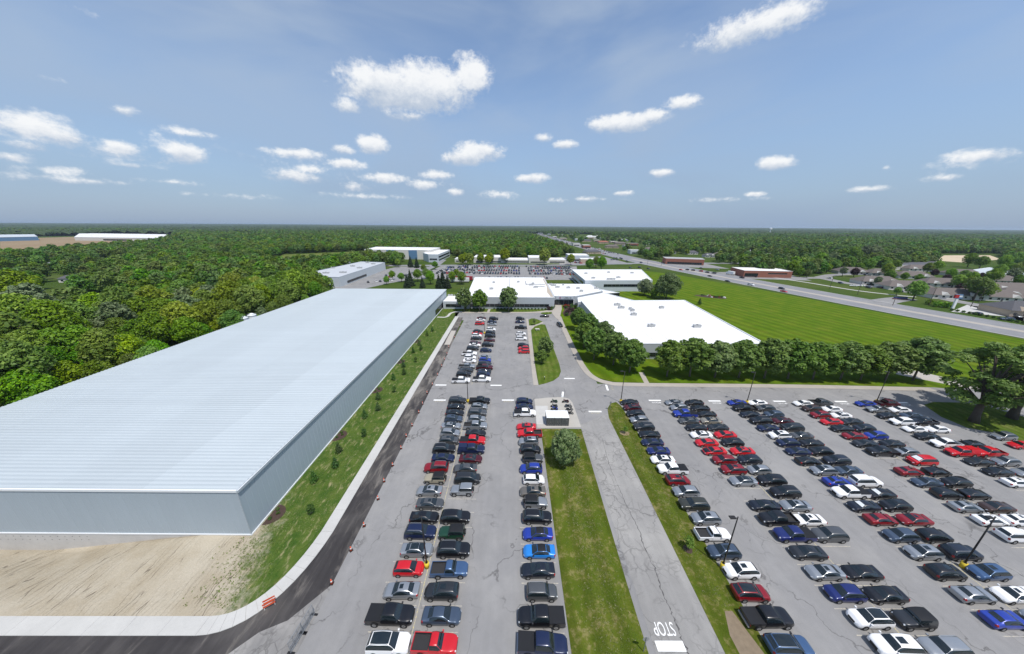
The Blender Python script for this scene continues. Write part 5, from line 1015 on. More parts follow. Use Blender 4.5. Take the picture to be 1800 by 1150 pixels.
for n, (px, py, s) in enumerate(((716,506,.9),(722,503,1.1),(743,506,.75),(772,507,.95),(779,506,1.15),(787,507,.9),(663,462,1.1),(672,461,1.2),(722,470,1.1),(733,471,1.0))):
    x, y = G(px, py); tree('conifer', 'dark conifer beyond the warehouse roof, %s' % ('leftmost of the left clump', 'tall one of the left clump', 'brownish one right of the left clump', 'left of the right clump', 'tallest of the right clump', 'right end of the right clump', 'left one by the works corner', 'right one by the works corner', 'left one by the plant drive', 'right one by the plant drive')[n], x, y, CONI[n % 2], TRC, s, 'conifers beyond the warehouse')
for n, px in enumerate((812, 818, 836, 845, 858, 888, 956, 862, 1003)):
    x, y = G(px+(-10 if n == 2 else 0), 466-(n % 2)*3); tree('yellow_green_tree', 'yellow-green tree before the white school, %s from the left' % ords[sorted((812,818,826,845,858,888,956,862,1003)).index(px+(-10 if n == 2 else 0))], x, y, STREET[n % 4], TRS[n % 2], (1.15, 1.2, 1.3, 1.15, 1.1, 1.7, 1.8, 1.2, 1.2)[n], 'yellow-green trees by the school', m=M_YEL)
APTT = [(1604,528,1.0,0),(1560,496,.8,0),(1680,507,.85,0),(1700,512,.8,0),(1710,528,1.2,0),(1725,528,1.0,0),(1556,487,.95,0),(1660,498,.7,2),(1540,503,.6,1),(1615,512,.7,2),(1622,517,.6,2),(1683,520,.8,2),(1740,500,1.0,0),(1775,497,1.0,1),(1500,487,.8,2),(1480,486,.7,1),(1515,462,1.8,1),(1530,463,1.9,1),(1570,462,1.5,1),(1475,463,1.5,0),(1495,465,1.6,0),(1440,470,1.3,0),(1410,474,1.2,0),(1395,478,1.0,0),(1425,478,1.0,0),(1460,470,1.4,1),(1790,490,1.2,0),(1760,474,1.2,0),(1720,497,.8,2),(1640,487,.7,2)]
for n, (px, py, s, k) in enumerate(sorted(APTT)):
    x, y = G(px, py); tree('garden_tree', '%s tree among the brown-roofed apartments, %s from left' % (('green', 'grey-green', 'purple-leaved')[k], ordi(n) if n < 29 else 'thirtieth'), x, y, (BROAD[n % 5], LOOSE[n % 2], STREET[n % 4])[k], TR[n % 3], s*1.0, 'trees among the apartments', m=M_PURP if k == 2 else None)

YT = [(690,492,.7),(700,470,.8),(706,496,.7),(735,495,.9),(750,490,.8),(757,500,.9),(795,497,.8),(812,500,.9),(745,478,.7),(765,474,.8),(803,488,.7),(680,500,.6),(870,497,.01)]
for n, (px, py, s) in enumerate(sorted(YT)[:12]):
    x, y = G(px, py); tree('yard_tree', 'leafy tree in the works yard beyond the warehouse roof, %s from left' % ords[n], x, y, BROAD[n % 5], TR[n % 3], s*.85, 'trees in the works yard')
MORE = [(1452,480,.9),(1465,478,1.1),(1508,478,.9),(1525,476,1.2),(1555,478,1.0),(1572,476,1.1),(1588,494,.7),(1612,498,.7),(1628,482,1.0),(1645,478,1.1),(1668,492,.9),(1690,494,.9),(1704,500,.9),(1752,488,1.1),(1768,484,1.2),(1785,503,.8),(1796,508,.9),(1700,470,1.5),(1720,474,1.4),(1780,470,1.6),(1405,487,.8),(1418,488,.7),(1575,519,.5),(1440,476,1.1)]
for n, (px, py, s) in enumerate(sorted(MORE)):
    x, y = G(px, py); tree('garden_tree', 'leafy tree between the apartment roofs, %s such tree from the left' % ordi(n), x, y, BROAD[n % 5], TR[n % 3], s*.85, 'trees between the apartment roofs')
# the wood: mask of where trees stand
def inpoly(x, y, P):
    c = False; j = len(P)-1
    for i in range(len(P)):
        if (P[i][1] > y) != (P[j][1] > y) and x < (P[j][0]-P[i][0])*(y-P[i][1])/(P[j][1]-P[i][1])+P[i][0]: c = not c
        j = i
    return c
hwp = [p for p in hp]
CLEAR = [
 [(-117, -50), (320, -50), (320, 120), (285, 190), (262, 300), (262, 360), (290, 372), (290, 455), (205, 470), (222, 600), (196, 1000), (190, 2600), (60, 2600), (98, 900), (112, 640), (105, 540), (75, 520), (70, 470), (-60, 462), (-86, 475), (-104, 545), (-258, 545), (-260, 450), (-150, 425), (-140, 380), (-182, 358), (-186, 240), (-140, 222), (-117, 205)],
 GS([(-60,456),(-60,412),(310,409),(305,421),(270,432),(150,444),(60,453)]),
 GS([(1480,560),(1440,500),(1395,492),(1290,490),(1290,478),(1400,488),(1450,480),(1500,475),(1560,471),(1640,467),(1640,446),(1760,446),(1770,462),(1830,468),(1900,560)]),
 GS([(1165,468),(1160,452),(1250,448),(1262,462)]), GS([(1090,452),(1010,440),(1005,428),(1100,430)]),
 GS([(425,470),(500,447),(640,441),(690,451),(640,459),(520,472)]), GS([(365,462),(372,449),(408,445),(440,455)]),
 [(-365, 118), (-262, 130), (-236, 148), (-207, 184), (-190, 205), (-215, 218), (-262, 212), (-365, 205)], [(-300, 80), (-205, 90), (-180, 102), (-180, 114), (-300, 116)]]
HOUSES = [G(*p) for p in FARH+APT+HSE+SHOPS+EST]
SPARSE = [(GS([(1165,450),(1090,448),(1010,438),(985,426),(955,412),(1010,410),(1120,418),(1170,436)]), .93), (GS([(1165,456),(1165,428),(1500,436),(1620,448),(1620,464),(1290,470)]), .42), (GS([(-60,512),(-60,452),(260,450),(270,500)]), .45)]
def wood_ok(x, y):
    for P, pr in SPARSE:
        if inpoly(x, y, P) and rnd.random() < pr: return False
    for P in CLEAR:
        if inpoly(x, y, P): return False
    for hx, hy in HOUSES:
        if abs(x-hx) < 15 and -(22+.10*hy) < y-hy < 11: return False
    return True
def infrustum(x, y, m=1.78, pad=25):
    d = y*math.cos(PITCH)+CAM_H*math.sin(PITCH); return d > 5 and abs(x) < m*d+pad
def poisson(y0, y1, sp, x0=None, x1=None):
    o = []; y = y0; k = 0
    while y < y1:
        lim = 1.78*(y+20)+30; x = -lim if x0 is None else max(-lim, x0)
        while x < (lim if x1 is None else min(lim, x1)):
            px_, py_ = x+rnd.uniform(-.42, .42)*sp, y+rnd.uniform(-.42, .42)*sp+(sp/2 if k % 2 else 0)*0
            if wood_ok(px_, py_) and infrustum(px_, py_): o.append((px_, py_))
            x += sp
        y += sp*.92; k += 1
    return o
near = [p for p in poisson(14, 330, 7.9, -600, -117.5)]
near.sort(key=lambda p: p[0]**2+p[1]**2)
NI = 185
for n, (x, y) in enumerate(near[:NI]):
    r = rnd.random(); k = 0 if r < .62 else (1 if r < .74 else 2); s = rnd.choice((.6, .8, .95, 1.1, 1.35))*rnd.uniform(.9, 1.1)*(1.0 if x < -126 else .72)
    cr = BROAD[rnd.randrange(NBIG)] if k != 1 else LOOSE[rnd.randrange(2)]
    lab = ('leafy green tree left of the warehouse', 'loose grey-green tree left of the warehouse', 'bright yellowish tree left of the warehouse')[k]
    d_ = -112.5-x; lab += ', '+('against its roof edge' if d_ < 14 else 'a few crowns out from its roof' if d_ < 45 else 'well out to the left')+(', near end' if y < 95 else ', middle' if y < 150 else ', far end')
    tree('woodland_tree', lab, x, y, cr, TR[n % 3], s, 'woodland trees: '+lab[:60], s*rnd.uniform(.9, 1.15), m=leafmat('bright_leaves', (0.131, 0.201, 0.028), (0.228, 0.306, 0.049)) if k == 2 and 'bright_leaves' not in bpy.data.materials else (bpy.data.materials['bright_leaves'] if k == 2 else None))
x, y = G(52, 548); tree('lone_tree', 'big spreading tree standing alone on the left lawn', x, y, BROAD[1], TR[0], 1.65)
pts_near = near[NI:]
def stuff_forest(name, label, pts, protos, smin, smax, hmul=1.0):
    me = bpy.data.meshes.new(name); n = len(pts); me.vertices.add(n); me.vertices.foreach_set('co', np.array([(p[0], p[1], 0) for p in pts], np.float32).ravel())
    g = np.random.default_rng(len(pts))
    sc = g.uniform(smin, smax, n); S3 = np.stack([sc, sc, sc*g.uniform(.85, 1.12, n)*hmul], 1).astype(np.float32)
    a = me.attributes.new('sc', 'FLOAT_VECTOR', 'POINT'); a.data.foreach_set('vector', S3.ravel())
    a = me.attributes.new('rz', 'FLOAT_VECTOR', 'POINT'); a.data.foreach_set('vector', np.stack([np.zeros(n), np.zeros(n), g.uniform(0, 6.28, n)], 1).astype(np.float32).ravel())
    a = me.attributes.new('pick', 'INT', 'POINT'); a.data.foreach_set('value', g.integers(0, len(protos), n).astype(np.int32))
    o = ob(name, me); tag(o, label, 'wood', kind='stuff')
    pc = bpy.data.collections.new('crowns_'+name)
    for i, pm_ in enumerate(protos): pc.objects.link(bpy.data.objects.new('crown_form', pm_))
    ng = bpy.data.node_groups.new('scatter_'+name, 'GeometryNodeTree'); ng.interface.new_socket('Geometry', in_out='INPUT', socket_type='NodeSocketGeometry'); ng.interface.new_socket('Geometry', in_out='OUTPUT', socket_type='NodeSocketGeometry')
    gi = ng.nodes.new('NodeGroupInput'); go = ng.nodes.new('NodeGroupOutput'); ip = ng.nodes.new('GeometryNodeInstanceOnPoints'); ci = ng.nodes.new('GeometryNodeCollectionInfo')
    ci.inputs['Collection'].default_value = pc; ci.inputs['Separate Children'].default_value = True; ci.inputs['Reset Children'].default_value = True
    ip.inputs['Pick Instance'].default_value = True
    def na(nm, t):
        q = ng.nodes.new('GeometryNodeInputNamedAttribute'); q.data_type = t; q.inputs['Name'].default_value = nm; return q.outputs['Attribute']
    ng.links.new(gi.outputs[0], ip.inputs['Points']); ng.links.new(ci.outputs[0], ip.inputs['Instance']); ng.links.new(na('pick', 'INT'), ip.inputs['Instance Index'])
    ng.links.new(na('rz', 'FLOAT_VECTOR'), ip.inputs['Rotation']); ng.links.new(na('sc', 'FLOAT_VECTOR'), ip.inputs['Scale']); ng.links.new(ip.outputs[0], go.inputs[0])
    md = o.modifiers.new('scatter', 'NODES'); md.node_group = ng
    return o
mid = pts_near+poisson(330, 640, 8.6)+[p for p in poisson(150, 330, 9, 300, 700)]
stuff_forest('woodland', 'dense green wood beyond the first trees on both sides', mid, MID, .72, 1.2)
stuff_forest('distant_woodland', 'far wood stretching towards the horizon', poisson(640, 1100, 11)+poisson(1100, 2100, 17), FARC, .95, 1.5, .82)
# beyond that the canopy reads as one rolling sheet
g = np.random.default_rng(5); na_, nr = 760, 150; rr = 2000*(15500/2000)**(np.arange(nr)/(nr-1)); aa = np.radians(np.linspace(-64, 64, na_))
ZZ = 9.5+5.5*(g.random((nr, na_))-.5)*2+3*np.sin(aa*37)[None, :]*np.sin(rr/400)[:, None]
ZZ += np.clip((rr/15500)[:, None]**1.2*30, 0, 26)*(.8+.25*np.sin(aa*9+1))[None, :]*(.55+.45*np.clip(-aa/1.0, 0, 1))[None, :]
V = np.stack([np.sin(aa)[None, :]*rr[:, None]*(1+.004*g.normal(size=(nr, na_))), np.cos(aa)[None, :]*rr[:, None]*np.ones((nr, na_)), ZZ], 2).reshape(-1, 3)
Fi = [(i*na_+j, (i+1)*na_+j, (i+1)*na_+j+1, i*na_+j+1)[::-1] for i in range(nr-1) for j in range(na_-1)]
cm, nt, bb = newmat('far_canopy_shaded'); P = posn(nt)
cc = mixc(nt, smooth(nt, noise(nt, P, .012, 6, .7), .35, .65), (.030, .052, .018), (.052, .078, .028)); cc = mixc(nt, mth(nt, 'MULTIPLY', smooth(nt, noise(nt, scaled(nt, P, (.6, .25, 1)), .0016, 4, .6), .62, .70), .8), cc, (.16, .17, .08))  # greens darkened: self-shadow between crowns put into the colour
lk(nt, cc, bb.inputs['Base Color']); bb.inputs['Roughness'].default_value = .9; bb.inputs['Specular IOR Level'].default_value = .1
tag(ob('horizon_woodland', mesh('horizon_woodland', V, Fi, [cm])), 'far tree canopy merging at the horizon', 'wood', kind='stuff')
# ------------------------------------------------------------------ street furniture and small things
M_YBASE = mat('yellow_base_paint', (.62, .46, .03), .7, var=.12, scale=3); M_POLE = mat('dark_bronze_pole', (.018, .016, .015), .45, var=.1)
def light_pole(x, y, label, base=True, ang=math.pi):
    t = thing('parking_lot_light', label, 'light pole', (x, y, 0), 0, 'car park light poles')
    ob('base', MB().cyl((0,0), .34, .34, -.02, .95, 20).me('base', [M_YBASE], True), t); ob('base_plate', MB().cyl((0,0), .2, .2, .95, 1.02, 12).me('base_plate', [M_POLE]), t)
    ob('pole', MB().cyl((0,0), .11, .07, .95, 10.0, 10).me('pole', [M_POLE], True), t)
    ob('arm', MB().tube([(0,0,9.75),(math.cos(ang)*.5, math.sin(ang)*.5, 9.9)], .04).me('arm', [M_POLE]), t)
    h = ob('lamp_head', MB().box(.35,-.24,9.82,1.15,.24,9.95).me('lamp_head', [M_POLE]), t); h.rotation_euler = (0, 0, ang)
    ob('lens', MB().box(.5,-.18,9.80,1.05,.18,9.817).me('lens', [M_HL]), t).rotation_euler = (0, 0, ang)
for x, y, l in ((-12.3,31.7,'black light pole on yellow base in the warehouse-side row, nearest camera'),(-12.4,76.0,'black light pole on yellow base at the head of the warehouse-side row'),(-12.8,134,'black light pole in the far block of the warehouse-side row'),
  (31.4,31.9,'black light pole on yellow base by the narrow verge, nearer one'),(31.3,76.4,'black light pole on yellow base at the tip of the narrow verge'),(67.4,32.2,'black light pole on yellow base deep in the right lot'),(67.4,76.4,'black light pole on yellow base at the head of the right lot'),(105.4,77.2,'black light pole on yellow base at the far right head row')):
    light_pole(x, y, l)
M_ORG = mat('cone_orange', (.62, .09, .03), .6, var=.1); M_CW = mat('cone_reflector', (.75, .75, .72), .5, var=0)
cone_b = MB().cyl((0,0), .15, .035, .05, .72, 12).me('cone_body', [M_ORG], True); cone_f = MB().box(-.2,-.2,0,.2,.2,.05).me('foot', [M_BLK]); cone_s = MB().cyl((0,0), .112, .088, .30, .44, 12).me('band', [M_CW], True)
cones = [(583,1026),(617,968),(640,925),(664,878),(675,847),(690.7,819),(704.8,789),(714.5,768),(723.9,749),(736,726),(742.7,711),(751.3,692),(759.6,677),(768.8,660),(776,644.5),(781.3,633),(785.7,623),(789,611),(799,594),(809,574)]
for n, p in enumerate(cones):
    x, y = G(*p); t = thing('traffic_cone', 'orange traffic cone edging the new lane, %s from the camera' % ords[n], 'traffic cone', (x+rnd.uniform(-.1,.1), y, .008), rnd.random(), 'cones along the new lane', 1.25)
    ob('cone_body', cone_b, t); ob('foot', cone_f, t); ob('band', cone_s, t)
x, y = G(475, 1068); t = thing('barricade', 'orange folding road barricade beside the new sidewalk', 'barricade', (x, y, .12), R(35))
for zz in (.35, .78): ob('board', MB().box(-.65,-.05,zz,.65,-.02,zz+.26).me('board', [M_ORG]), t); ob('board', MB().box(-.65,.42-.4*zz*0,zz,.65,.45,zz+.26).me('board', [M_ORG]), t)
for sx in (-.55, .55):
    ob('leg', MB().tube([(sx,-.06,0),(sx,.19,1.05)], .025).me('leg', [M_CW]), t); ob('leg', MB().tube([(sx,.46,0),(sx,.22,1.05)], .025).me('leg', [M_CW]), t)
# temporary mesh fence panels lying along the lane edge
a, b2 = Vector(G(553, 1080)), Vector(G(511, 1150)); d = (b2-a).normalized(); pl = (b2-a).length/2
M_GALV = mat('galvanised_tube', (.30, .32, .34), .4, .5, var=.1)
for i in range(2):
    t = thing('fence_panel', ('mesh fence panel by the lane edge, further one', 'mesh fence panel by the lane edge, nearer one')[i], 'fence', (a.x+d.x*pl*i, a.y+d.y*pl*i, .01), math.atan2(d.y, d.x), 'temporary fence panels')
    w = pl-.06
    for zz in (.15, 1.0, 1.9): ob('rail', MB().tube([(0,0,zz),(w,0,zz)], .03).me('rail', [M_GALV]), t)
    for xx in (0, w/3, 2*w/3, w): ob('post', MB().tube([(xx,0,0),(xx,0,1.92)], .03).me('post', [M_GALV]), t)
    mb = MB()
    for k in range(int(w/.12)): mb.tube([(.06+k*.12,0,.15),(.06+k*.12,0,1.9)], .007, 3)
    for k in range(14): mb.tube([(0,0,.2+k*.12),(w,0,.2+k*.12)], .007, 3)
    ob('wire_mesh', mb.me('wire_mesh', [M_GALV]), t)['kind'] = 'stuff'
    for xx in (.02, w-.02): ob('foot', MB().box(xx-.12,-.45,0,xx+.12,.45,.06).me('foot', [M_BLK]), t)
# shelter with three pale roof panels
x, y = G(980, 749); t = thing('shelter', 'small shelter with white roof panels and slatted walls beside motorcycles', 'shelter', (x, y, .066))
hwd, dp, hh = 2.75, 3.1, 2.35
for i in range(3): ob('roof_panel', MB().box(-hwd-.1+i*1.9+.02,-.15,hh+.02,-hwd-.1+(i+1)*1.9-.02,dp,hh+.09).me('roof_panel', [M_TRIM]), t)
for xx in (-hwd, -hwd/3, hwd/3, hwd):
    for yy in (0, dp-.15): ob('post', MB().box(xx-.05,yy-.05,0,xx+.05,yy+.05,hh).me('post', [M_DARKM]), t)
M_SMK = mat('smoked_panel', (.10, .105, .105), .35, var=.1)
for i in range(12): ob('wall_slat', MB().box(-hwd+.06+i*.455,-.09,.12,-hwd+.06+i*.455+.37,-.055,hh-.1).me('wall_slat', [M_SMK]), t)
for sg in (-1, 1): ob('side_panel', MB().box(sg*hwd-.02,.1,.15,sg*hwd+.02,dp-.3,hh-.1).me('side_panel', [M_SMK]), t)
ob('bench', MB().box(-hwd+.2,.15,.42,hwd-.2,.55,.47).me('bench', [M_DARKM]), t)
# stop signs
M_SRED = mat('sign_red', (.45, .02, .02), .5, var=0); M_SBACK = mat('sign_back', (.45, .46, .47), .4, .5, var=.05)
def stop_sign(x, y, rz, label):
    t = thing('stop_sign', label, 'sign', (x, y, .03), rz, 'stop signs'); ob('post', MB().box(-.035,-.03,0,.035,.03,2.7).me('post', [M_GALV]), t)
    oc = [(.40*math.cos(R(22.5+45*i)), .40*math.sin(R(22.5+45*i))) for i in range(8)]
    v = [(px_, -.045, 2.3+pz) for px_, pz in oc]+[(px_, -.033, 2.3+pz) for px_, pz in oc]
    ob('plate', mesh('plate', v, [tuple(range(8)), tuple(range(15, 7, -1))]+[(i, 8+i, 8+(i+1) % 8, (i+1) % 8) for i in range(8)], [M_SRED, M_SBACK], mi=[0, 1]+[1]*8), t)
    w = ob('stop_word', SW_, t, (0, -.05, 2.19), scale=.27); w.rotation_euler = (R(90), 0, 0)
x, y = G(1131, 1146); stop_sign(x, y, math.pi, 'stop sign seen from behind at the near end of the drive')
x, y = G(1072, 721); stop_sign(x, y, R(200), 'small stop sign at the tip of the narrow verge')
x, y = G(992, 699); stop_sign(x, y, R(90), 'stop sign on the kerb behind the motorcycles')
x, y = G(957, 668); t = thing('bollard', 'short black bollard at the tip of the entrance island', 'bollard', (x, y, .1)); ob('post', MB().cyl((0,0), .1, .1, 0, 1.0, 12).me('post', [M_POLE]), t); ob('cap', MB().cyl((0,0), .13, .05, 1.0, 1.15, 12).me('cap', [M_CW]), t)
# benches table near the island walk
x, y = G(*Z8((362, 118))); t = thing('picnic_table', 'pale picnic table with benches on the entrance island', 'table', (x, y, .1), R(10))
ob('table_top', MB().box(-1,-.4,.72,1,.4,.77).me('table_top', [M_SIDING]), t)
for sg in (-1, 1): ob('bench', MB().box(-1,sg*.75-.14,.42,1,sg*.75+.14,.46).me('bench', [M_SIDING]), t); ob('leg', MB().tube([(sg*.7,-.8,0),(sg*.7,0,.72),(sg*.7,.8,0)], .05).me('leg', [M_SIDING]), t)
# planting beside the warehouse
for n, p in enumerate(((494,905),(603,766),(667,686),(709,636),(735,600))):
    x, y = G(*p); t = thing('mulch_bed', 'round dark mulch bed against the warehouse wall, %s from camera' % ords[n], 'flower bed', (-41.7, y, .0), 0, 'mulch beds along the warehouse wall')
    pts = [(0, -2.0)]+[(2.3*math.cos(R(-75+15*i)), 2.0*math.sin(R(-75+15*i))) for i in range(11)]+[(0, 2.0)]
    v = [(px_, py_, .05) for px_, py_ in pts]+[(.9, 0, .16)]
    ob('mulch', mesh('mulch', v, [(i, (i+1) % 13, 13) for i in range(13)], [M_MULCH]), t)
    for q in ((.6, -.9), (1.3, .1), (.7, .9)): ob('shrub', SHRUB[n % 2], t, (q[0], q[1], .08), rnd.random()*6, .45)
beds = [(553,847,0),(590.8,822,0),(596.5,796,0),(641.7,735,0),(665,722,0),(665,703,0),(691.8,668,0),(710.6,659,0),(709.5,646,0),(726.5,621,0),(737,607,0),(740.6,616,0),(751,591,0),(760,583,0),(548,904,1),(641,768,1),(694,690,1),(731,637,1)]
for n, (px, py, k) in enumerate(sorted(beds, key=lambda q: -q[1])):
    x, y = G(px, py)
    if k: tree('young_shrub_tree', 'young dark-leaved tree in a mulch ring on the warehouse verge, %s from camera' % ords[n], x, y, SAP, TRT, .55, 'young trees on the warehouse verge', m=M_SHRUB)
    else: tree('young_conifer', 'small young conifer on the warehouse verge, %s plant from camera' % ords[n], x, y, SMALLC, TRC2, 1.15, 'young conifers on the warehouse verge')
x, y = G(1209, 966); tree('sapling', 'young tree in a mulch ring on the narrow verge near the white pickup', x, y, SAP, TRT, .62); slab('mulch_ring', [(x+.7*math.cos(i*.6), y+.7*math.sin(i*.6)) for i in range(10)], .062, M_MULCH)
x, y = G(1098, 762); tree('sapling', 'bare young tree in a dry ring on the narrow verge', x, y, SAP, TRT, .5); slab('mulch_ring', [(x+1.2*math.cos(i*.6), y+.9*math.sin(i*.6)) for i in range(10)], .062, M_FIELD)
# shrubs before the factory office and by the entrance
for i in range(24):
    x = -25+i*2.05
    if -15.2 < x < -12.4: continue
    t = tree('clipped_shrub', 'clipped shrub in the hedge line before the factory office, %s from left' % ordi(i), x, 177.5, SHRUB[i % 2], None, .95, 'clipped shrubs before the factory office', cat='shrub')
slab('entrance_bed', [(22.5, 175.5), (25.0, 178.6), (26.2, 186), (24.2, 181), (20, 176.3)], .14, M_MULCH); slab('entrance_bed_right', [(32, 188), (38, 187.5), (38.6, 174), (33, 166), (29.5, 163), (29.2, 170), (31.5, 178)], .09, M_MULCH)
SB2 = [(23.4,177,0),(24.6,180,0),(25.3,184,1),(22,176.4,1),(32.5,184,2),(33.5,186,2),(35,185,2),(33,181,0),(34,176,1),(35.5,173,1),(32,170,1),(36,179,0),(37,183,0),(31,167,1),(36,168,0),(30.6,164.5,0)]
for n, (x, y, k) in enumerate(SB2):
    tree('garden_shrub', '%s shrub in the entrance beds, %s round from the left' % (('green', 'purple', 'red and yellow')[k], ords[n]), x, y, (SHRUB[n % 2], PSHRUB, RSHRUB)[k], None, rnd.uniform(1.3, 2.2), 'shrubs in the entrance beds', cat='shrub', z=.1)
# flower bed on the lawn
c = G(1248, 522); fb = thing('lawn_flower_bed', 'mulched flower bed with stones on the big striped lawn', 'flower bed', (c[0], c[1], .03), R(-30))
pts = [(10*math.cos(i*.35)*(1+.12*math.sin(i*2)), 4.2*math.sin(i*.35)*(1+.15*math.cos(i*3))) for i in range(18)]; ob('mulch', mesh('mulch', [(a_, b_, .08) for a_, b_ in pts]+[(0, 0, .35)], [(i, (i+1) % 18, 18) for i in range(18)], [M_MULCH]), fb)
for i in range(14): ob('shrub', (SHRUB[0], RSHRUB, SHRUB[1])[i % 3], fb, (rnd.uniform(-8, 8), rnd.uniform(-2.4, 2.4), .1), rnd.random()*6, rnd.uniform(.7, 1.3))
rock = crown('stone', 140, [(0,0,0,1,1,.7)], 8, .1, M_CONC); stone = MB().cyl((0,0), .8, .55, 0, .55, 7).me('stone', [M_CONC])
for q in ((-1.5, 1.2), (-.6, 1.6), (1, -2.4), (8.6, .6)): ob('stone', stone, fb, (q[0], q[1], .2), rnd.random()*6, rnd.uniform(.8, 1.5))
x, y = G(1229, 536); tree('young_conifer', 'small dark conifer alone on the striped lawn', x, y, SMALLC, TRC2, 1.9)
# roadside sign, utility poles, hedge balls
x, y = G(1674, 543); t = thing('pylon_sign', 'tall white pylon sign with coloured panel beside the highway', 'sign', (x, y, 0), R(-14)); ob('column', MB().box(-.55,-.4,0,.55,.4,6.5).me('column', [M_TRIM]), t); ob('sign_panel', MB().box(-1.6,-.5,6.6,1.9,.5,9.2).me('sign_panel', [M_BLUEP]), t); ob('sign_stripe', MB().box(-1.62,-.52,7.0,.1,.52,9.0).me('sign_stripe', [M_SRED]), t); ob('sign_face', MB().box(.2,-.52,7.6,1.7,.52,8.6).me('sign_face', [M_TRIM]), t)
x, y = G(1582, 526.5); t = thing('entrance_sign', 'low dark blue entrance sign by the apartment drive', 'sign', (x, y, 0), R(-10)); ob('sign_face', MB().box(-4,-.25,.5,4,.25,1.9).me('sign_face', [mat('sign_navy', (.03, .05, .16), .5, var=.1)]), t); ob('plinth', MB().box(-4.4,-.5,0,4.4,.5,.49).me('plinth', [M_BRICK]), t)
UP = [(1458,508,11),(1507,518,11),(1632,538,12),(1706,540,11),(1720,532,10),(1569,537,7),(1400,480,10),(1283,477,11),(1162,468,9),(1138,465,9)]
for n, (px, py, h) in enumerate(sorted(UP)):
    x, y = G(px, py); t = thing('utility_pole', 'thin utility pole along the highway, %s from the left' % ords[n], 'pole', (x, y, 0), R(-14), 'poles along the highway'); ob('pole', MB().cyl((0,0), .16, .11, 0, h, 8).me('pole', [M_BARK]), t); ob('cross_arm', MB().box(-1,-.06,h-.7,1,.06,h-.55).me('cross_arm', [M_BARK]), t)
for n in range(13):
    x, y = G(1672+n*10.5, 546+n*1.9); tree('hedge_ball', 'clipped hedge ball along the restaurant verge, %s from left' % ords[n], x, y, SHRUB[n % 2], None, 1.25, 'hedge balls along the restaurant verge', cat='shrub')
for n, (px, py, s) in enumerate(((1636,536,3.2),(1650,540,3.4),(1664,541,3.2),(1675,540,2.8))):
    x, y = G(px, py); tree('roadside_bush', 'big bush beside the pylon sign, %s from the left' % ords[n], x, y+1, SHRUB[n % 2], None, s, 'bushes beside the pylon sign', cat='bush', m=M_LEAF)
# box trailer and satellite dish behind the warehouse
x, y = (-46, 268); t = thing('white_trailer', 'white and red trailers parked behind the factory office', 'trailer', (x, y, 0), R(2)); ob('box', MB().box(-8,-1.3,1.0,8,1.3,4.0).me('box', [M_TRIM]), t); ob('skirt', MB().box(-7.6,-1.1,0,7.6,1.1,.98).me('skirt', [M_DARKM]), t)
t = thing('red_trailer', 'dark red box trailer behind the white trailer', 'trailer', (-44, 276, 0), R(2)); ob('box', MB().box(-8,-1.3,1.0,8,1.3,4.1).me('box', [mat('trailer_red', (.3, .02, .03), .5, var=.1)]), t); ob('skirt', MB().box(-7.6,-1.1,0,7.6,1.1,.98).me('skirt', [M_DARKM]), t)
t = thing('satellite_dish', 'white satellite dish on the lawn behind the link building', 'dish', (-35, 203, 0)); ob('mast', MB().cyl((0,0), .15, .15, 0, 3.2, 10).me('mast', [M_GALV]), t); dsh = ob('dish', MB().cyl((0,0), .3, 2.0, 0, .7, 20, cap=False).me('dish', [M_TRIM], True), t, (0, -.3, 3.4)); dsh.rotation_euler = (R(55), 0, 0)
slab('rear_lawn', [(-75, 200), (-31.5, 200), (-31.5, 226), (-75, 226)], -.01, M_ISL)
# rough grass standing in the strips and weeds on the clay
def tufts(name, label, n, pick, hmin, hmax, m, seed):
    g = random.Random(seed); b = MB(); V, Fc = [], []
    k = 0
    while k < n:
        x, y, z = pick(g)
        if x is None: continue
        k += 1; h = g.uniform(hmin, hmax)
        for j in range(4):
            a = g.uniform(0, 6.28); w = h*.28; l = g.uniform(.2, .6)*h; dx, dy = math.cos(a), math.sin(a); c = len(V); ox, oy = g.uniform(-.1, .1), g.uniform(-.1, .1)
            V += [(x+ox-dy*w, y+oy+dx*w, z), (x+ox+dy*w, y+oy-dx*w, z), (x+ox+dx*l, y+oy+dy*l, z+h)]; Fc.append((c, c+1, c+2))
    o = ob(name, mesh(name, V, Fc, [m])); tag(o, label, 'grass', kind='stuff'); return o
M_T1 = mat('tuft_green', (.14, .20, .045), .9, var=.4, scale=.8, spec=.1); M_T2 = mat('tuft_straw', (.36, .34, .19), .9, var=.3, scale=.8, spec=.1)
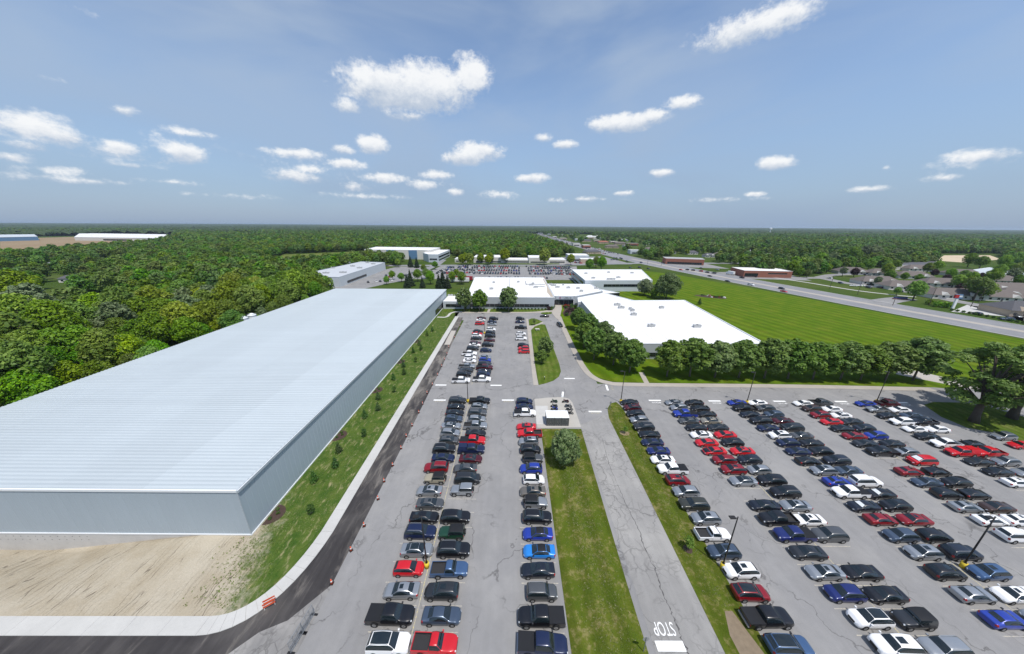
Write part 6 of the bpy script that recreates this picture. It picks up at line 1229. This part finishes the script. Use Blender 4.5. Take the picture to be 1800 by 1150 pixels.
def p_strip(g):
    x = g.gauss(12.6, 1.7); y = g.uniform(17, 60)
    return (x, y, .05) if 8.6 < x < 16.4 else (None, 0, 0)
tufts('rough_grass', 'rough uncut green grass down the wide strip', 2600, p_strip, .05, .13, M_T1, 3)
tufts('seeding_grass', 'straw-coloured seeding grass down the wide strip', 2200, p_strip, .05, .15, M_T2, 4)
def p_verge(g):
    x = g.gauss(28.2, 1.0); y = g.uniform(27, 74); return (x, y, .05) if 26 < x < 30.5 else (None, 0, 0)
tufts('verge_grass', 'uneven grass on the narrow verge', 2600, p_verge, .04, .11, M_T1, 5); tufts('verge_straw', 'dry grass on the narrow verge', 1300, p_verge, .04, .12, M_T2, 6)
def p_clay(g):
    x = g.gauss(-39.5, 2.6); y = g.uniform(26.5, 36); t = (x+46)/10+(y-30)*.03
    if not -50 < x < -33 or g.random() > t or (x > -36 and y < 29.5): return None, 0, 0
    return x, y, berm_z(x, y)
tufts('clay_weeds', 'weeds and seedling grass spreading over the clay corner', 900, p_clay, .06, .2, M_T1, 7)
def p_wv(g):
    x = g.uniform(-41.3, -31.6); y = 37+133*g.random()**1.6; return x, y, 0.0
tufts('wall_verge_grass', 'young uneven grass along the warehouse wall', 5200, p_wv, .05, .16, M_T1, 8); tufts('wall_verge_straw', 'straw mulch showing along the warehouse wall', 3000, p_wv, .04, .1, M_T2, 9)
# ------------------------------------------------------------------ air
hz = ob('haze', MB().box(-15900,-2900,-4.5,15900,15900,60).me('haze', []))
hm = bpy.data.materials.new('haze_air'); hm.use_nodes = True; hn = hm.node_tree; hn.nodes.clear(); ho = hn.nodes.new('ShaderNodeOutputMaterial'); pv = hn.nodes.new('ShaderNodeVolumePrincipled')
pv.inputs['Density'].default_value = HAZE; pv.inputs['Color'].default_value = (.70, .84, 1.0, 1); pv.inputs['Anisotropy'].default_value = .2
lk(hn, pv.outputs[0], ho.inputs['Volume']); hz.data.materials.append(hm); hz['kind'] = 'stuff'; hz['label'] = 'thin pale air haze over the whole scene'; hz['category'] = 'haze'
